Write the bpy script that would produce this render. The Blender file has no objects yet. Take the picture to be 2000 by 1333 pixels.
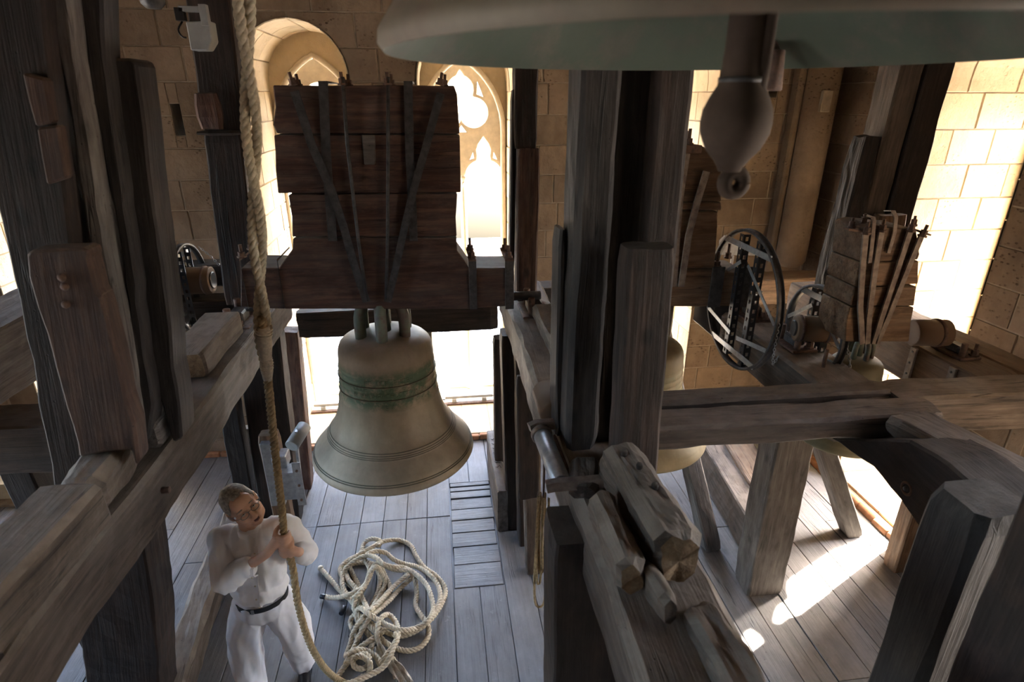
import bpy, bmesh, math, random
import numpy as np
from mathutils import Vector, Matrix, noise

R = random.Random(11)
SC = bpy.context.scene
COL = SC.collection

# ------------------------------------------------------------------ camera, sky, sun, exposure
F_PX = 1141.0
PIT, YAW, CZ = math.radians(22.6), math.radians(7.2), 3.85
cam_d = bpy.data.cameras.new('camera')
cam_d.sensor_width = 36.0
cam_d.lens = F_PX / 2000 * 36
cam_d.clip_start = 0.02
cam_d.clip_end = 500
cam_d.dof.use_dof = True
cam_d.dof.focus_distance = 4.3
cam_d.dof.aperture_fstop = 2.4
cam = bpy.data.objects.new('camera', cam_d)
COL.objects.link(cam)
cam.location = (0, 0, CZ)
cam.rotation_euler = (math.pi / 2 - PIT, 0, -YAW)
SC.camera = cam

SUN_EL = math.radians(45.5)
SUN_DIR = Vector((-0.915, -0.44, 0)).normalized()          # where the light travels
world = bpy.data.worlds.new('sky')
SC.world = world
world.use_nodes = True
wn = world.node_tree
wn.nodes.clear()
sky = wn.nodes.new('ShaderNodeTexSky')
sky.sky_type = 'NISHITA'
sky.sun_disc = False
sky.sun_elevation = SUN_EL
sky.sun_rotation = math.atan2(-SUN_DIR.x, -SUN_DIR.y)
sky.air_density = 1.0
sky.dust_density = 3.0
sky.ozone_density = 1.0
bg = wn.nodes.new('ShaderNodeBackground')
bg.inputs['Strength'].default_value = 4.5
wo = wn.nodes.new('ShaderNodeOutputWorld')
wn.links.new(sky.outputs[0], bg.inputs[0])
wn.links.new(bg.outputs[0], wo.inputs[0])
sun_d = bpy.data.lights.new('sun', 'SUN')
sun_d.energy = 90.0
sun_d.angle = math.radians(0.53)
sun_d.color = (1.0, 0.93, 0.82)
sun = bpy.data.objects.new('sun', sun_d)
COL.objects.link(sun)
sd = Vector((SUN_DIR.x * math.cos(SUN_EL), SUN_DIR.y * math.cos(SUN_EL), -math.sin(SUN_EL)))
sun.rotation_euler = sd.to_track_quat('-Z', 'Y').to_euler()
sun.location = (12, 8, 14)
SC.view_settings.view_transform = 'Standard'
SC.view_settings.look = 'None'
SC.view_settings.gamma = 1.0
SC.view_settings.use_curve_mapping = False
SC.view_settings.exposure = 0.75
SC.cycles.use_denoising = True
SC.cycles.max_bounces = 8
SC.cycles.diffuse_bounces = 5
SC.cycles.glossy_bounces = 3
SC.cycles.caustics_reflective = False
SC.cycles.caustics_refractive = False
SC.cycles.sample_clamp_indirect = 8.0

# ------------------------------------------------------------------ helpers
cp, sp, cy, sy = math.cos(PIT), math.sin(PIT), math.cos(YAW), math.sin(YAW)
def at(px, py, X=None, Y=None, Z=None):
    """the point of the room on the plane X=, Y= or Z= that the photograph shows at that pixel"""
    a = (px - 1000) / F_PX; b = (666.5 - py) / F_PX
    x, y, z = a, cp + b * sp, -sp + b * cp
    d = Vector((x * cy + y * sy, -x * sy + y * cy, z))
    s = X / d.x if X is not None else Y / d.y if Y is not None else (Z - CZ) / d.z
    return Vector((d.x * s, d.y * s, CZ + d.z * s))

def tag(o, label=None, cat=None, group=None, kind=None):
    if label: o['label'] = label
    if cat: o['category'] = cat
    if group: o['group'] = group
    if kind: o['kind'] = kind
    return o

def empty(name, loc, label, cat, group=None, kind=None):
    o = bpy.data.objects.new(name, None)
    o.empty_display_size = 0.1
    o.location = loc
    COL.objects.link(o)
    return tag(o, label, cat, group, kind)

def link(name, me, mat, parent=None):
    o = bpy.data.objects.new(name, me)
    if mat is not None and not me.materials:
        me.materials.append(mat)
    COL.objects.link(o)
    if parent is not None:
        o.parent = parent
        pw = Matrix.Translation(parent.location) if parent.parent is None else (Matrix.Translation(parent.location) if parent.type == 'EMPTY' else WORLD.get(parent.name, Matrix()))
        o.matrix_parent_inverse = pw.inverted()
    return o
WORLD = {}

def gc_attr(me, co, off=None):
    """grain coordinates: x runs along the grain"""
    a = me.attributes.new('gc', 'FLOAT_VECTOR', 'POINT')
    off = off or (R.uniform(-30, 30), R.uniform(-30, 30), R.uniform(-30, 30))
    arr = np.array(co, dtype=np.float32) + np.array(off, dtype=np.float32)
    a.data.foreach_set('vector', arr.ravel())

def mesh(verts, faces, smooth=False):
    me = bpy.data.meshes.new('m')
    me.from_pydata([tuple(v) for v in verts], [], faces)
    me.update()
    if smooth:
        me.polygons.foreach_set('use_smooth', [True] * len(me.polygons))
    return me

def nz(p, f, s=0.0):
    return noise.noise(Vector((p[0] * f + s, p[1] * f + s * 1.7, p[2] * f - s)))

def timber(name, A, B, w, h, mat, parent=None, amp=0.008, roll=0.0, cham=0.012, seg=0.07, w2=None, h2=None, side=None, wobble=0.0, ends=None):
    """a hewn timber from A to B: w wide (sideways), h tall; rough, with worn edges"""
    A, B = Vector(A), Vector(B)
    ax = (B - A); L = ax.length; ax.normalize()
    if side is not None:
        sd_ = Vector(side); sd_ = (sd_ - ax * sd_.dot(ax)).normalized()
    elif abs(ax.z) < 0.9:
        sd_ = ax.cross(Vector((0, 0, 1))).normalized()
    else:
        sd_ = Vector((1, 0, 0)); sd_ = (sd_ - ax * sd_.dot(ax)).normalized()
    up = sd_.cross(ax).normalized()
    if roll:
        q = Matrix.Rotation(roll, 3, ax); sd_ = q @ sd_; up = q @ up
    n = max(2, int(L / seg))
    seed = R.uniform(0, 50)
    vs, gs, fs = [], [], []
    K = 0
    for i in range(n + 1):
        t = i / n
        ww = (w + ((w2 or w) - w) * t) / 2; hh = (h + ((h2 or h) - h) * t) / 2
        c = cham * (1 + 0.7 * nz((t * L, 0, 0), 3, seed))
        if i in (0, n): c2 = cham * 0.6
        else: c2 = 0
        ww -= c2; hh -= c2
        ring = [(ww, hh - c), (ww - c, hh), (-(ww - c), hh), (-ww, hh - c), (-ww, -(hh - c)), (-(ww - c), -hh), (ww - c, -hh), (ww, -(hh - c))]
        r2 = []
        for k in range(8):
            p, q = ring[k], ring[(k + 1) % 8]
            r2.append(p)
            nom = 0.0 if k % 2 == 0 else (w if k in (1, 5) else h)
            m = (6 if amp >= 0.02 else 3 if nom > 0.12 else 2) if nom > 0.045 else 0
            for j in range(1, m + 1):
                r2.append((p[0] + (q[0] - p[0]) * j / (m + 1), p[1] + (q[1] - p[1]) * j / (m + 1)))
        if i == 0: K = len(r2)
        wob = wobble * Vector((nz((t * L, 1, 0), 1.3, seed), nz((t * L, 5, 0), 1.3, seed), 0))
        for (u, v) in r2:
            base = A + ax * (L * t)
            g = (L * t, u, v)
            d = amp * 0.75 * (0.7 * nz((g[0], g[1] * 2, g[2] * 2), 3.5, seed) + 0.55 * nz((g[0], g[1] * 2.5, g[2] * 2.5), 9, seed + 9) + 0.25 * nz((g[0] * 1.4, g[1] * 4, g[2] * 4), 16, seed + 2))
            rr = math.hypot(u, v) or 1
            u2, v2 = u + u / rr * d + wob.x, v + v / rr * d + wob.y
            e = 0.0
            if i in (0, n): e = amp * 1.5 * nz(g, 9, seed + 4)
            vs.append(base + sd_ * u2 + up * v2 + ax * e); gs.append(g)
    for i in range(n):
        for k in range(K):
            a_, b_ = i * K + k, i * K + (k + 1) % K
            fs.append((a_, b_, b_ + K, a_ + K))
    for i, rev in ((0, True), (n, False)):
        c = sum((vs[i * K + k] for k in range(K)), Vector()) / K
        vs.append(c); gs.append((L * i / n, 0, 0)); ci = len(vs) - 1
        for k in range(K):
            a_, b_ = i * K + k, i * K + (k + 1) % K
            fs.append((ci, b_, a_) if rev else (ci, a_, b_))
    me = mesh(vs, fs)
    gc_attr(me, gs)
    if ends is not None:
        me.materials.append(mat); me.materials.append(ends)
        for f in me.polygons:
            if len(f.vertices) == 3: f.material_index = 1
    return link(name, me, mat, parent)

def plank_prism(name, pts, thick, mat, parent=None, grain=(1, 0, 0), jit=0.003, bev=0.006, step=0.07):
    """a board with the outline pts (3D, coplanar) and the thickness vector thick"""
    pts = [Vector(p) for p in pts]
    thick = Vector(thick)
    nrm = thick.normalized()
    out = []
    m = len(pts)
    s = R.uniform(0, 40)
    for i in range(m):
        p, q = pts[i], pts[(i + 1) % m]
        d = q - p
        k = max(1, int(d.length / step))
        pr = d.cross(nrm).normalized() if d.length > 1e-6 else Vector()
        for j in range(k):
            v = p + d * (j / k)
            out.append(v + pr * (jit * nz(v, 8, s) * (1.6 if j else 0.5)))
    bm = bmesh.new()
    va = [bm.verts.new(v) for v in out]
    vb = [bm.verts.new(v + thick) for v in out]
    bm.faces.new(va); bm.faces.new(list(reversed(vb)))
    n = len(out)
    for i in range(n):
        bm.faces.new((va[i], vb[i], vb[(i + 1) % n], va[(i + 1) % n]))
    bmesh.ops.recalc_face_normals(bm, faces=bm.faces)
    if bev:
        ed = [e for e in bm.edges if e.calc_face_angle(0) > 0.6]
        try: bmesh.ops.bevel(bm, geom=ed, offset=bev, segments=1, affect='EDGES', clamp_overlap=True)
        except Exception: pass
    bmesh.ops.triangulate(bm, faces=[f for f in bm.faces if len(f.verts) > 4])
    me = bpy.data.meshes.new('m'); bm.to_mesh(me); bm.free()
    g = Vector(grain).normalized()
    o1 = g.cross(Vector((0.3, 0.5, 0.8))).normalized(); o2 = g.cross(o1)
    gc_attr(me, [(v.co.dot(g), v.co.dot(o1), v.co.dot(o2)) for v in me.vertices])
    return link(name, me, mat, parent)

def box(name, lo, hi, mat, parent=None, bev=0.004, grain=(1, 0, 0)):
    lo, hi = Vector(lo), Vector(hi)
    bm = bmesh.new()
    bmesh.ops.create_cube(bm, size=1)
    for v in bm.verts:
        v.co = Vector((lo[i] + (v.co[i] + 0.5) * (hi[i] - lo[i]) for i in range(3)))
    if bev: bmesh.ops.bevel(bm, geom=list(bm.edges), offset=bev, segments=1, affect='EDGES', clamp_overlap=True)
    me = bpy.data.meshes.new('m'); bm.to_mesh(me); bm.free()
    g = Vector(grain).normalized(); o1 = g.cross(Vector((0.3, 0.5, 0.8))).normalized(); o2 = g.cross(o1)
    gc_attr(me, [(v.co.dot(g), v.co.dot(o1), v.co.dot(o2)) for v in me.vertices])
    return link(name, me, mat, parent)

def frames(P):
    T = []
    for i in range(len(P)):
        a = P[max(0, i - 1)]; b = P[min(len(P) - 1, i + 1)]
        T.append((b - a).normalized())
    N = [T[0].orthogonal().normalized()]
    for i in range(1, len(P)):
        v = N[-1] - T[i] * N[-1].dot(T[i])
        N.append(v.normalized() if v.length > 1e-6 else T[i].orthogonal().normalized())
    return T, N

def sweep(vs, fs, P, rad, sides=8, caps=True, flat=None):
    """adds a tube along P to vs, fs; rad may be a list; flat=(a,b) makes a flat bar"""
    T, N = frames(P)
    b0 = len(vs)
    for i, p in enumerate(P):
        B_ = T[i].cross(N[i])
        r = rad[i] if isinstance(rad, (list, tuple)) else rad
        for k in range(sides):
            a = 2 * math.pi * (k + 0.5) / sides
            vs.append(p + N[i] * (math.cos(a) * r) + B_ * (math.sin(a) * r))
    for i in range(len(P) - 1):
        for k in range(sides):
            a_, c_ = b0 + i * sides + k, b0 + i * sides + (k + 1) % sides
            fs.append((a_, c_, c_ + sides, a_ + sides))
    if caps:
        fs.append(tuple(b0 + k for k in reversed(range(sides))))
        e = b0 + (len(P) - 1) * sides
        fs.append(tuple(e + k for k in range(sides)))

def tube(name, pts, r, mat, parent=None, sides=8, smooth=True):
    vs, fs = [], []
    sweep(vs, fs, [Vector(p) for p in pts], r, sides)
    return link(name, mesh(vs, fs, smooth), mat, parent)

def bar(name, pts, wdir, w, t, mat, parent=None):
    """a flat iron bar along pts, w wide along wdir, t thick"""
    P = [Vector(p) for p in pts]
    wd = Vector(wdir).normalized()
    vs, fs, gs = [], [], []
    L = 0
    for i, p in enumerate(P):
        T = (P[min(i + 1, len(P) - 1)] - P[max(i - 1, 0)]).normalized()
        u = (wd - T * wd.dot(T)).normalized(); n = T.cross(u)
        if i: L += (P[i] - P[i - 1]).length
        for a, b in ((1, 1), (-1, 1), (-1, -1), (1, -1)):
            vs.append(p + u * (a * w / 2) + n * (b * t / 2)); gs.append((L, a * w / 2, b * t / 2))
    for i in range(len(P) - 1):
        for k in range(4):
            a_, c_ = i * 4 + k, i * 4 + (k + 1) % 4
            fs.append((a_, c_, c_ + 4, a_ + 4))
    fs.append((3, 2, 1, 0)); e = (len(P) - 1) * 4; fs.append((e, e + 1, e + 2, e + 3))
    me = mesh(vs, fs); gc_attr(me, gs)
    return link(name, me, mat, parent)

def cyl(name, A, B, r, mat, parent=None, sides=14, r2=None, smooth=True):
    A, B = Vector(A), Vector(B)
    vs, fs = [], []
    e = (B - A).normalized() * min(0.004, r * 0.15)
    rr = r2 if r2 is not None else r
    sweep(vs, fs, [A, A + e, B - e, B], [r * 0.9, r, rr, rr * 0.9], sides)
    me = mesh(vs, fs)
    if smooth:
        for p in me.polygons:
            p.use_smooth = len(p.vertices) == 4
    return link(name, me, mat, parent)

def lathe(name, prof, center, mat, parent=None, n=72, axis='Z', wob=0.0):
    """prof: list of (r, h)"""
    vs, fs, gs = [], [], []
    c = Vector(center)
    m = len(prof)
    for j in range(n):
        a = 2 * math.pi * j / n
        for (r, h) in prof:
            if wob: r = r * (1 + wob * nz((math.cos(a), math.sin(a), h), 2))
            if axis == 'Z': v = Vector((r * math.cos(a), r * math.sin(a), h))
            elif axis == 'X': v = Vector((h, r * math.cos(a), r * math.sin(a)))
            else: v = Vector((r * math.cos(a), h, r * math.sin(a)))
            vs.append(c + v)
    for j in range(n):
        k = (j + 1) % n
        for i in range(m - 1):
            fs.append((j * m + i, k * m + i, k * m + i + 1, j * m + i + 1))
    me = mesh(vs, fs, True)
    bm = bmesh.new(); bm.from_mesh(me)
    bmesh.ops.remove_doubles(bm, verts=bm.verts, dist=1e-5)
    bmesh.ops.recalc_face_normals(bm, faces=bm.faces)
    bm.to_mesh(me); bm.free()
    for p in me.polygons: p.use_smooth = True
    return link(name, me, mat, parent)

def cut_plate(name, outer, holes, thick, M, mat, parent=None, bev=0.0):
    """a plate of the outline outer (2D) pierced by holes, thick deep, placed by the matrix M"""
    cu = bpy.data.curves.new('c', 'CURVE')
    cu.dimensions = '2D'; cu.fill_mode = 'BOTH'; cu.extrude = thick / 2
    if bev: cu.bevel_depth = bev; cu.bevel_resolution = 0; cu.offset = -bev
    for poly in [outer] + list(holes):
        s = cu.splines.new('POLY'); s.points.add(len(poly) - 1)
        for i, p in enumerate(poly): s.points[i].co = (p[0], p[1], 0, 1)
        s.use_cyclic_u = True
    t = bpy.data.objects.new('t', cu)
    COL.objects.link(t)
    dg = bpy.context.evaluated_depsgraph_get()
    me = bpy.data.meshes.new_from_object(t.evaluated_get(dg))
    bpy.data.objects.remove(t); bpy.data.curves.remove(cu)
    me.transform(M)
    gc_attr(me, [tuple(v.co) for v in me.vertices])
    return link(name, me, mat, parent)

def catmull(P, ds):
    P = [Vector(p) for p in P]
    P = [P[0] * 2 - P[1]] + P + [P[-1] * 2 - P[-2]]
    out = []
    for i in range(1, len(P) - 2):
        L = (P[i + 1] - P[i]).length
        n = max(2, int(L / ds * 4))
        for k in range(n):
            t = k / n
            a, b, c, d = P[i - 1], P[i], P[i + 1], P[i + 2]
            out.append(0.5 * ((2 * b) + (c - a) * t + (2 * a - 5 * b + 4 * c - d) * t * t + (3 * b - a - 3 * c + d) * t ** 3))
    out.append(P[-2])
    res = [out[0]]; acc = 0; last = out[0]
    for p in out[1:]:
        seg = (p - last).length
        while acc + seg >= ds and seg > 1e-9:
            f = (ds - acc) / seg
            last = last + (p - last) * f
            res.append(last.copy()); seg = (p - last).length; acc = 0
        acc += seg; last = p
    return res

def rope(name, pts, r, mat, parent=None, strands=3, pitch=None, sides=6, per=9):
    pitch = pitch or r * 6.0
    P = catmull(pts, pitch / per)
    T, N = frames(P)
    vs, fs = [], []
    for s in range(strands):
        Q = []
        for i, p in enumerate(P):
            a = 2 * math.pi * (i / per + s / strands)
            Q.append(p + (N[i] * math.cos(a) + T[i].cross(N[i]) * math.sin(a)) * (r * 0.50))
        sweep(vs, fs, Q, r * 0.56, sides)
    return link(name, mesh(vs, fs, True), mat, parent)

# ------------------------------------------------------------------ materials
def nodes(name):
    m = bpy.data.materials.new(name); m.use_nodes = True
    nt = m.node_tree; nt.nodes.clear()
    out = nt.nodes.new('ShaderNodeOutputMaterial')
    b = nt.nodes.new('ShaderNodeBsdfPrincipled')
    nt.links.new(b.outputs[0], out.inputs[0])
    return m, nt, b
def N(nt, t, **kw):
    n = nt.nodes.new(t)
    for k, v in kw.items(): setattr(n, k, v)
    return n
def noise_n(nt, vec, scale, detail=4, rough=0.55):
    n = N(nt, 'ShaderNodeTexNoise'); n.inputs['Scale'].default_value = scale
    n.inputs['Detail'].default_value = detail; n.inputs['Roughness'].default_value = rough
    nt.links.new(vec, n.inputs['Vector']); return n.outputs['Fac']
def ramp(nt, fac, stops):
    r = N(nt, 'ShaderNodeValToRGB'); nt.links.new(fac, r.inputs[0])
    e = r.color_ramp.elements
    while len(e) < len(stops): e.new(0.5)
    for i, (p, c) in enumerate(stops):
        e[i].position = p; e[i].color = tuple(c) + (1,) if len(c) == 3 else c
    return r.outputs[0]
def mix(nt, fac, a, b, mode='MIX'):
    m = N(nt, 'ShaderNodeMix', data_type='RGBA', blend_type=mode)
    for sock, v in ((m.inputs[0], fac), (m.inputs[6], a), (m.inputs[7], b)):
        if isinstance(v, (int, float)): sock.default_value = v
        elif isinstance(v, tuple): sock.default_value = v + (1,)
        else: nt.links.new(v, sock)
    return m.outputs[2]
def mapr(nt, v, a, b, c=0.0, d=1.0):
    m = N(nt, 'ShaderNodeMapRange'); nt.links.new(v, m.inputs[0])
    for i, x in enumerate((a, b, c, d)): m.inputs[i + 1].default_value = x
    return m.outputs[0]
def math_n(nt, op, a, b=None):
    m = N(nt, 'ShaderNodeMath', operation=op)
    for i, v in enumerate((a, b)):
        if v is None: continue
        if isinstance(v, (int, float)): m.inputs[i].default_value = v
        else: nt.links.new(v, m.inputs[i])
    return m.outputs[0]
def bump(nt, b, h, strength=0.4, dist=0.01, prev=None):
    n = N(nt, 'ShaderNodeBump'); n.inputs['Strength'].default_value = strength; n.inputs['Distance'].default_value = dist
    nt.links.new(h, n.inputs['Height'])
    if prev is not None: nt.links.new(prev, n.inputs['Normal'])
    nt.links.new(n.outputs[0], b.inputs['Normal']); return n.outputs[0]
def scaled(nt, vec, s):
    m = N(nt, 'ShaderNodeMapping'); m.inputs['Scale'].default_value = s
    nt.links.new(vec, m.inputs['Vector']); return m.outputs[0]

def wood(name, dark, mid, light, dust=(0.23, 0.19, 0.15), dust_amt=0.75, side_dust=0.0, rough=0.75, crack=0.7, var=0.25):
    m, nt, b = nodes(name)
    at_ = N(nt, 'ShaderNodeAttribute', attribute_name='gc').outputs['Vector']
    g1 = noise_n(nt, scaled(nt, at_, (1.0, 16, 16)), 2.0, 8, 0.62)
    g2 = noise_n(nt, scaled(nt, at_, (0.8, 2.2, 2.2)), 1.6, 4)
    g3 = noise_n(nt, scaled(nt, at_, (1.2, 60, 60)), 1.5, 4, 0.6)
    c = ramp(nt, g1, [(0.28, dark), (0.5, mid), (0.72, light)])
    c = mix(nt, mapr(nt, g2, 0.38, 0.68), c, mix(nt, 0.55, c, dark), 'MIX')
    c = mix(nt, mapr(nt, g3, 0.35, 0.65, 0.0, 0.35), c, dark)
    pt = noise_n(nt, scaled(nt, at_, (1.6, 5, 5)), 2.2, 8, 0.7)
    c = mix(nt, mapr(nt, pt, 0.50, 0.68, 0.0, 0.55), c, light)
    vk = N(nt, 'ShaderNodeTexVoronoi'); vk.inputs['Scale'].default_value = 2.2
    nt.links.new(scaled(nt, at_, (1, 1.6, 1.6)), vk.inputs['Vector'])
    c = mix(nt, mapr(nt, vk.outputs['Distance'], 0.05, 0.12, 0.75, 0.0), c, (dark[0] * 0.5, dark[1] * 0.5, dark[2] * 0.5))
    # drying cracks run along the grain
    cr = noise_n(nt, scaled(nt, at_, (0.7, 22, 22)), 1.1, 2, 0.4)
    cm = mapr(nt, math_n(nt, 'ABSOLUTE', math_n(nt, 'SUBTRACT', cr, 0.5)), 0.0, 0.018, 1.0, 0.0)
    gate = mapr(nt, noise_n(nt, scaled(nt, at_, (0.9, 2.5, 2.5)), 1.0, 2), 0.5, 0.6)
    cm = math_n(nt, 'MULTIPLY', math_n(nt, 'MULTIPLY', cm, gate), crack)
    # woodworm specks
    vo = N(nt, 'ShaderNodeTexVoronoi'); vo.inputs['Scale'].default_value = 26.0
    nt.links.new(scaled(nt, at_, (0.7, 1, 1)), vo.inputs['Vector'])
    sp_ = mapr(nt, vo.outputs['Distance'], 0.05, 0.09, 1.0, 0.0)
    sp_ = math_n(nt, 'MULTIPLY', sp_, mapr(nt, g2, 0.5, 0.62))
    geo = N(nt, 'ShaderNodeNewGeometry')
    sepn = N(nt, 'ShaderNodeSeparateXYZ'); nt.links.new(geo.outputs['Normal'], sepn.inputs[0])
    upf = mapr(nt, sepn.outputs['Z'], 0.35, 0.85)
    dn = noise_n(nt, scaled(nt, at_, (3, 5, 5)), 2.5, 6, 0.6)
    dm = math_n(nt, 'MULTIPLY', upf, mapr(nt, dn, 0.25, 0.6, 0.35 * dust_amt, dust_amt))
    if side_dust: dm = math_n(nt, 'MAXIMUM', dm, mapr(nt, noise_n(nt, scaled(nt, at_, (1.5, 6, 6)), 2.0, 6, 0.6), 0.40, 0.72, 0.0, side_dust))
    c = mix(nt, dm, c, dust)
    oi = N(nt, 'ShaderNodeObjectInfo')
    hv = N(nt, 'ShaderNodeHueSaturation')
    nt.links.new(mapr(nt, oi.outputs['Random'], 0, 1, 1 - var, 1 + var), hv.inputs['Value'])
    nt.links.new(c, hv.inputs['Color'])
    c = mix(nt, math_n(nt, 'MAXIMUM', cm, math_n(nt, 'MULTIPLY', sp_, 0.8)), hv.outputs[0], (dark[0] * 0.25, dark[1] * 0.25, dark[2] * 0.25))
    nt.links.new(c, b.inputs['Base Color'])
    b.inputs['Roughness'].default_value = rough
    b.inputs['Specular IOR Level'].default_value = 0.35
    h = math_n(nt, 'SUBTRACT', math_n(nt, 'ADD', g1, math_n(nt, 'MULTIPLY', g3, 0.5)), math_n(nt, 'MULTIPLY', math_n(nt, 'MAXIMUM', cm, sp_), 1.2))
    h = math_n(nt, 'ADD', h, math_n(nt, 'MULTIPLY', dn, 0.6))
    bump(nt, b, h, 0.42, 0.012)
    return m

def stone(name, c1, c2, c3, rough=0.95, pits=0.8):
    m, nt, b = nodes(name)
    tc = N(nt, 'ShaderNodeNewGeometry').outputs['Position']
    a = noise_n(nt, tc, 1.3, 6, 0.6); f = noise_n(nt, tc, 14, 8, 0.65); g = noise_n(nt, scaled(nt, tc, (3, 3, 1.0)), 1.6, 5)
    c = ramp(nt, a, [(0.3, c1), (0.52, c2), (0.75, c3)])
    c = mix(nt, mapr(nt, f, 0.3, 0.7, 0.0, 0.35), c, c1)
    c = mix(nt, mapr(nt, g, 0.55, 0.72, 0, 0.45), c, (c1[0] * 0.75, c1[1] * 0.75, c1[2] * 0.8))
    vo = N(nt, 'ShaderNodeTexVoronoi'); vo.inputs['Scale'].default_value = 22
    nt.links.new(scaled(nt, tc, (1, 1, 1.6)), vo.inputs['Vector'])
    pit = math_n(nt, 'MULTIPLY', mapr(nt, vo.outputs['Distance'], 0.12, 0.3, 1, 0), mapr(nt, noise_n(nt, tc, 2.3, 4), 0.5, 0.66))
    oi = N(nt, 'ShaderNodeObjectInfo'); hv = N(nt, 'ShaderNodeHueSaturation')
    nt.links.new(mapr(nt, oi.outputs['Random'], 0, 1, 0.80, 1.12), hv.inputs['Value'])
    nt.links.new(c, hv.inputs['Color'])
    c = mix(nt, math_n(nt, 'MULTIPLY', pit, 0.55 * pits), hv.outputs[0], (c1[0] * 0.35, c1[1] * 0.3, c1[2] * 0.3))
    nt.links.new(c, b.inputs['Base Color']); b.inputs['Roughness'].default_value = rough
    b.inputs['Specular IOR Level'].default_value = 0.15
    h = math_n(nt, 'SUBTRACT', math_n(nt, 'ADD', f, math_n(nt, 'MULTIPLY', a, 0.8)), math_n(nt, 'MULTIPLY', pit, pits))
    bump(nt, b, h, 0.6, 0.02)
    return m

def plain(name, col, rough=0.6, metal=0.0, var=0.15, sc=12, bmp=0.25, col2=None, spec=0.5):
    m, nt, b = nodes(name)
    tc = N(nt, 'ShaderNodeTexCoord').outputs['Object']
    f = noise_n(nt, tc, sc, 6, 0.6)
    c2 = col2 or tuple(x * (1 - var * 2) for x in col)
    c = ramp(nt, f, [(0.35, c2), (0.65, col)])
    nt.links.new(c, b.inputs['Base Color'])
    b.inputs['Roughness'].default_value = rough; b.inputs['Metallic'].default_value = metal
    b.inputs['Specular IOR Level'].default_value = spec
    if bmp: bump(nt, b, f, bmp, 0.005)
    return m

def bronze(name, base, base2, green, zc, band=0.0, gamt=0.6, rough=0.62):
    m, nt, b = nodes(name)
    tc = N(nt, 'ShaderNodeNewGeometry').outputs['Position']
    s = N(nt, 'ShaderNodeSeparateXYZ'); nt.links.new(tc, s.inputs[0])
    a = noise_n(nt, scaled(nt, tc, (3.5, 3.5, 1.6)), 1.3, 6, 0.65); f = noise_n(nt, tc, 30, 6, 0.7); d = noise_n(nt, tc, 6, 6, 0.7)
    c = ramp(nt, a, [(0.32, base2), (0.6, base)])
    c = mix(nt, mapr(nt, f, 0.4, 0.7, 0, 0.3), c, base2)
    bandm = mapr(nt, math_n(nt, 'ABSOLUTE', math_n(nt, 'SUBTRACT', s.outputs['Z'], zc)), band * 0.6, band, 1.0, 0.12) if band else mapr(nt, s.outputs['Z'], -50, 50, 1, 1)
    gm = math_n(nt, 'MULTIPLY', bandm, mapr(nt, d, 0.40, 0.54, 0, gamt))
    c = mix(nt, gm, c, green)
    nt.links.new(c, b.inputs['Base Color'])
    b.inputs['Metallic'].default_value = 0.15; b.inputs['Roughness'].default_value = rough
    bump(nt, b, math_n(nt, 'ADD', f, d), 0.18, 0.004)
    return m

M = {}
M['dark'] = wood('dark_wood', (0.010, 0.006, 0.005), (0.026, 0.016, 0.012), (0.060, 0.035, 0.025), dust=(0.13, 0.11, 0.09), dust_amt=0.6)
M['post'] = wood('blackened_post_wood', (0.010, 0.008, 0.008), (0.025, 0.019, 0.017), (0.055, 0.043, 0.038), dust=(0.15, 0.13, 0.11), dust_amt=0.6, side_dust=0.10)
M['red'] = wood('reddish_headstock_wood', (0.030, 0.012, 0.009), (0.075, 0.032, 0.022), (0.17, 0.09, 0.06), dust=(0.18, 0.145, 0.12), dust_amt=0.7, side_dust=0.35, var=0.25)
M['brace'] = wood('dark_reddish_brace_wood', (0.018, 0.009, 0.007), (0.048, 0.025, 0.018), (0.10, 0.055, 0.038), dust=(0.16, 0.12, 0.09), dust_amt=0.6, side_dust=0.1)
M['orange'] = wood('warm_pine_wood', (0.055, 0.028, 0.014), (0.13, 0.070, 0.036), (0.24, 0.145, 0.085), dust=(0.22, 0.17, 0.125), dust_amt=0.6, side_dust=0.4)
M['beam'] = wood('grey_dusty_beam_wood', (0.030, 0.020, 0.014), (0.070, 0.050, 0.037), (0.14, 0.105, 0.08), dust=(0.25, 0.205, 0.165), dust_amt=0.92, side_dust=0.25)
M['grey'] = wood('weathered_grey_wood', (0.055, 0.045, 0.040), (0.125, 0.105, 0.094), (0.23, 0.20, 0.18), dust=(0.28, 0.25, 0.22), dust_amt=0.7, side_dust=0.4)
M['endgrain'] = wood('ochre_end_grain', (0.10, 0.060, 0.030), (0.20, 0.13, 0.07), (0.30, 0.21, 0.125), dust=(0.27, 0.22, 0.17), dust_amt=0.5, crack=0.9)
M['floor'] = wood('blue_grey_floorboards', (0.095, 0.097, 0.102), (0.155, 0.160, 0.168), (0.225, 0.230, 0.238), dust=(0.235, 0.235, 0.235), dust_amt=0.45, crack=0.5, var=0.16, rough=0.6)
M['floor2'] = wood('bleached_worn_floorboards', (0.12, 0.11, 0.10), (0.21, 0.20, 0.185), (0.32, 0.305, 0.285), dust=(0.31, 0.29, 0.27), dust_amt=0.5, crack=0.9, var=0.2, rough=0.75)
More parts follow.
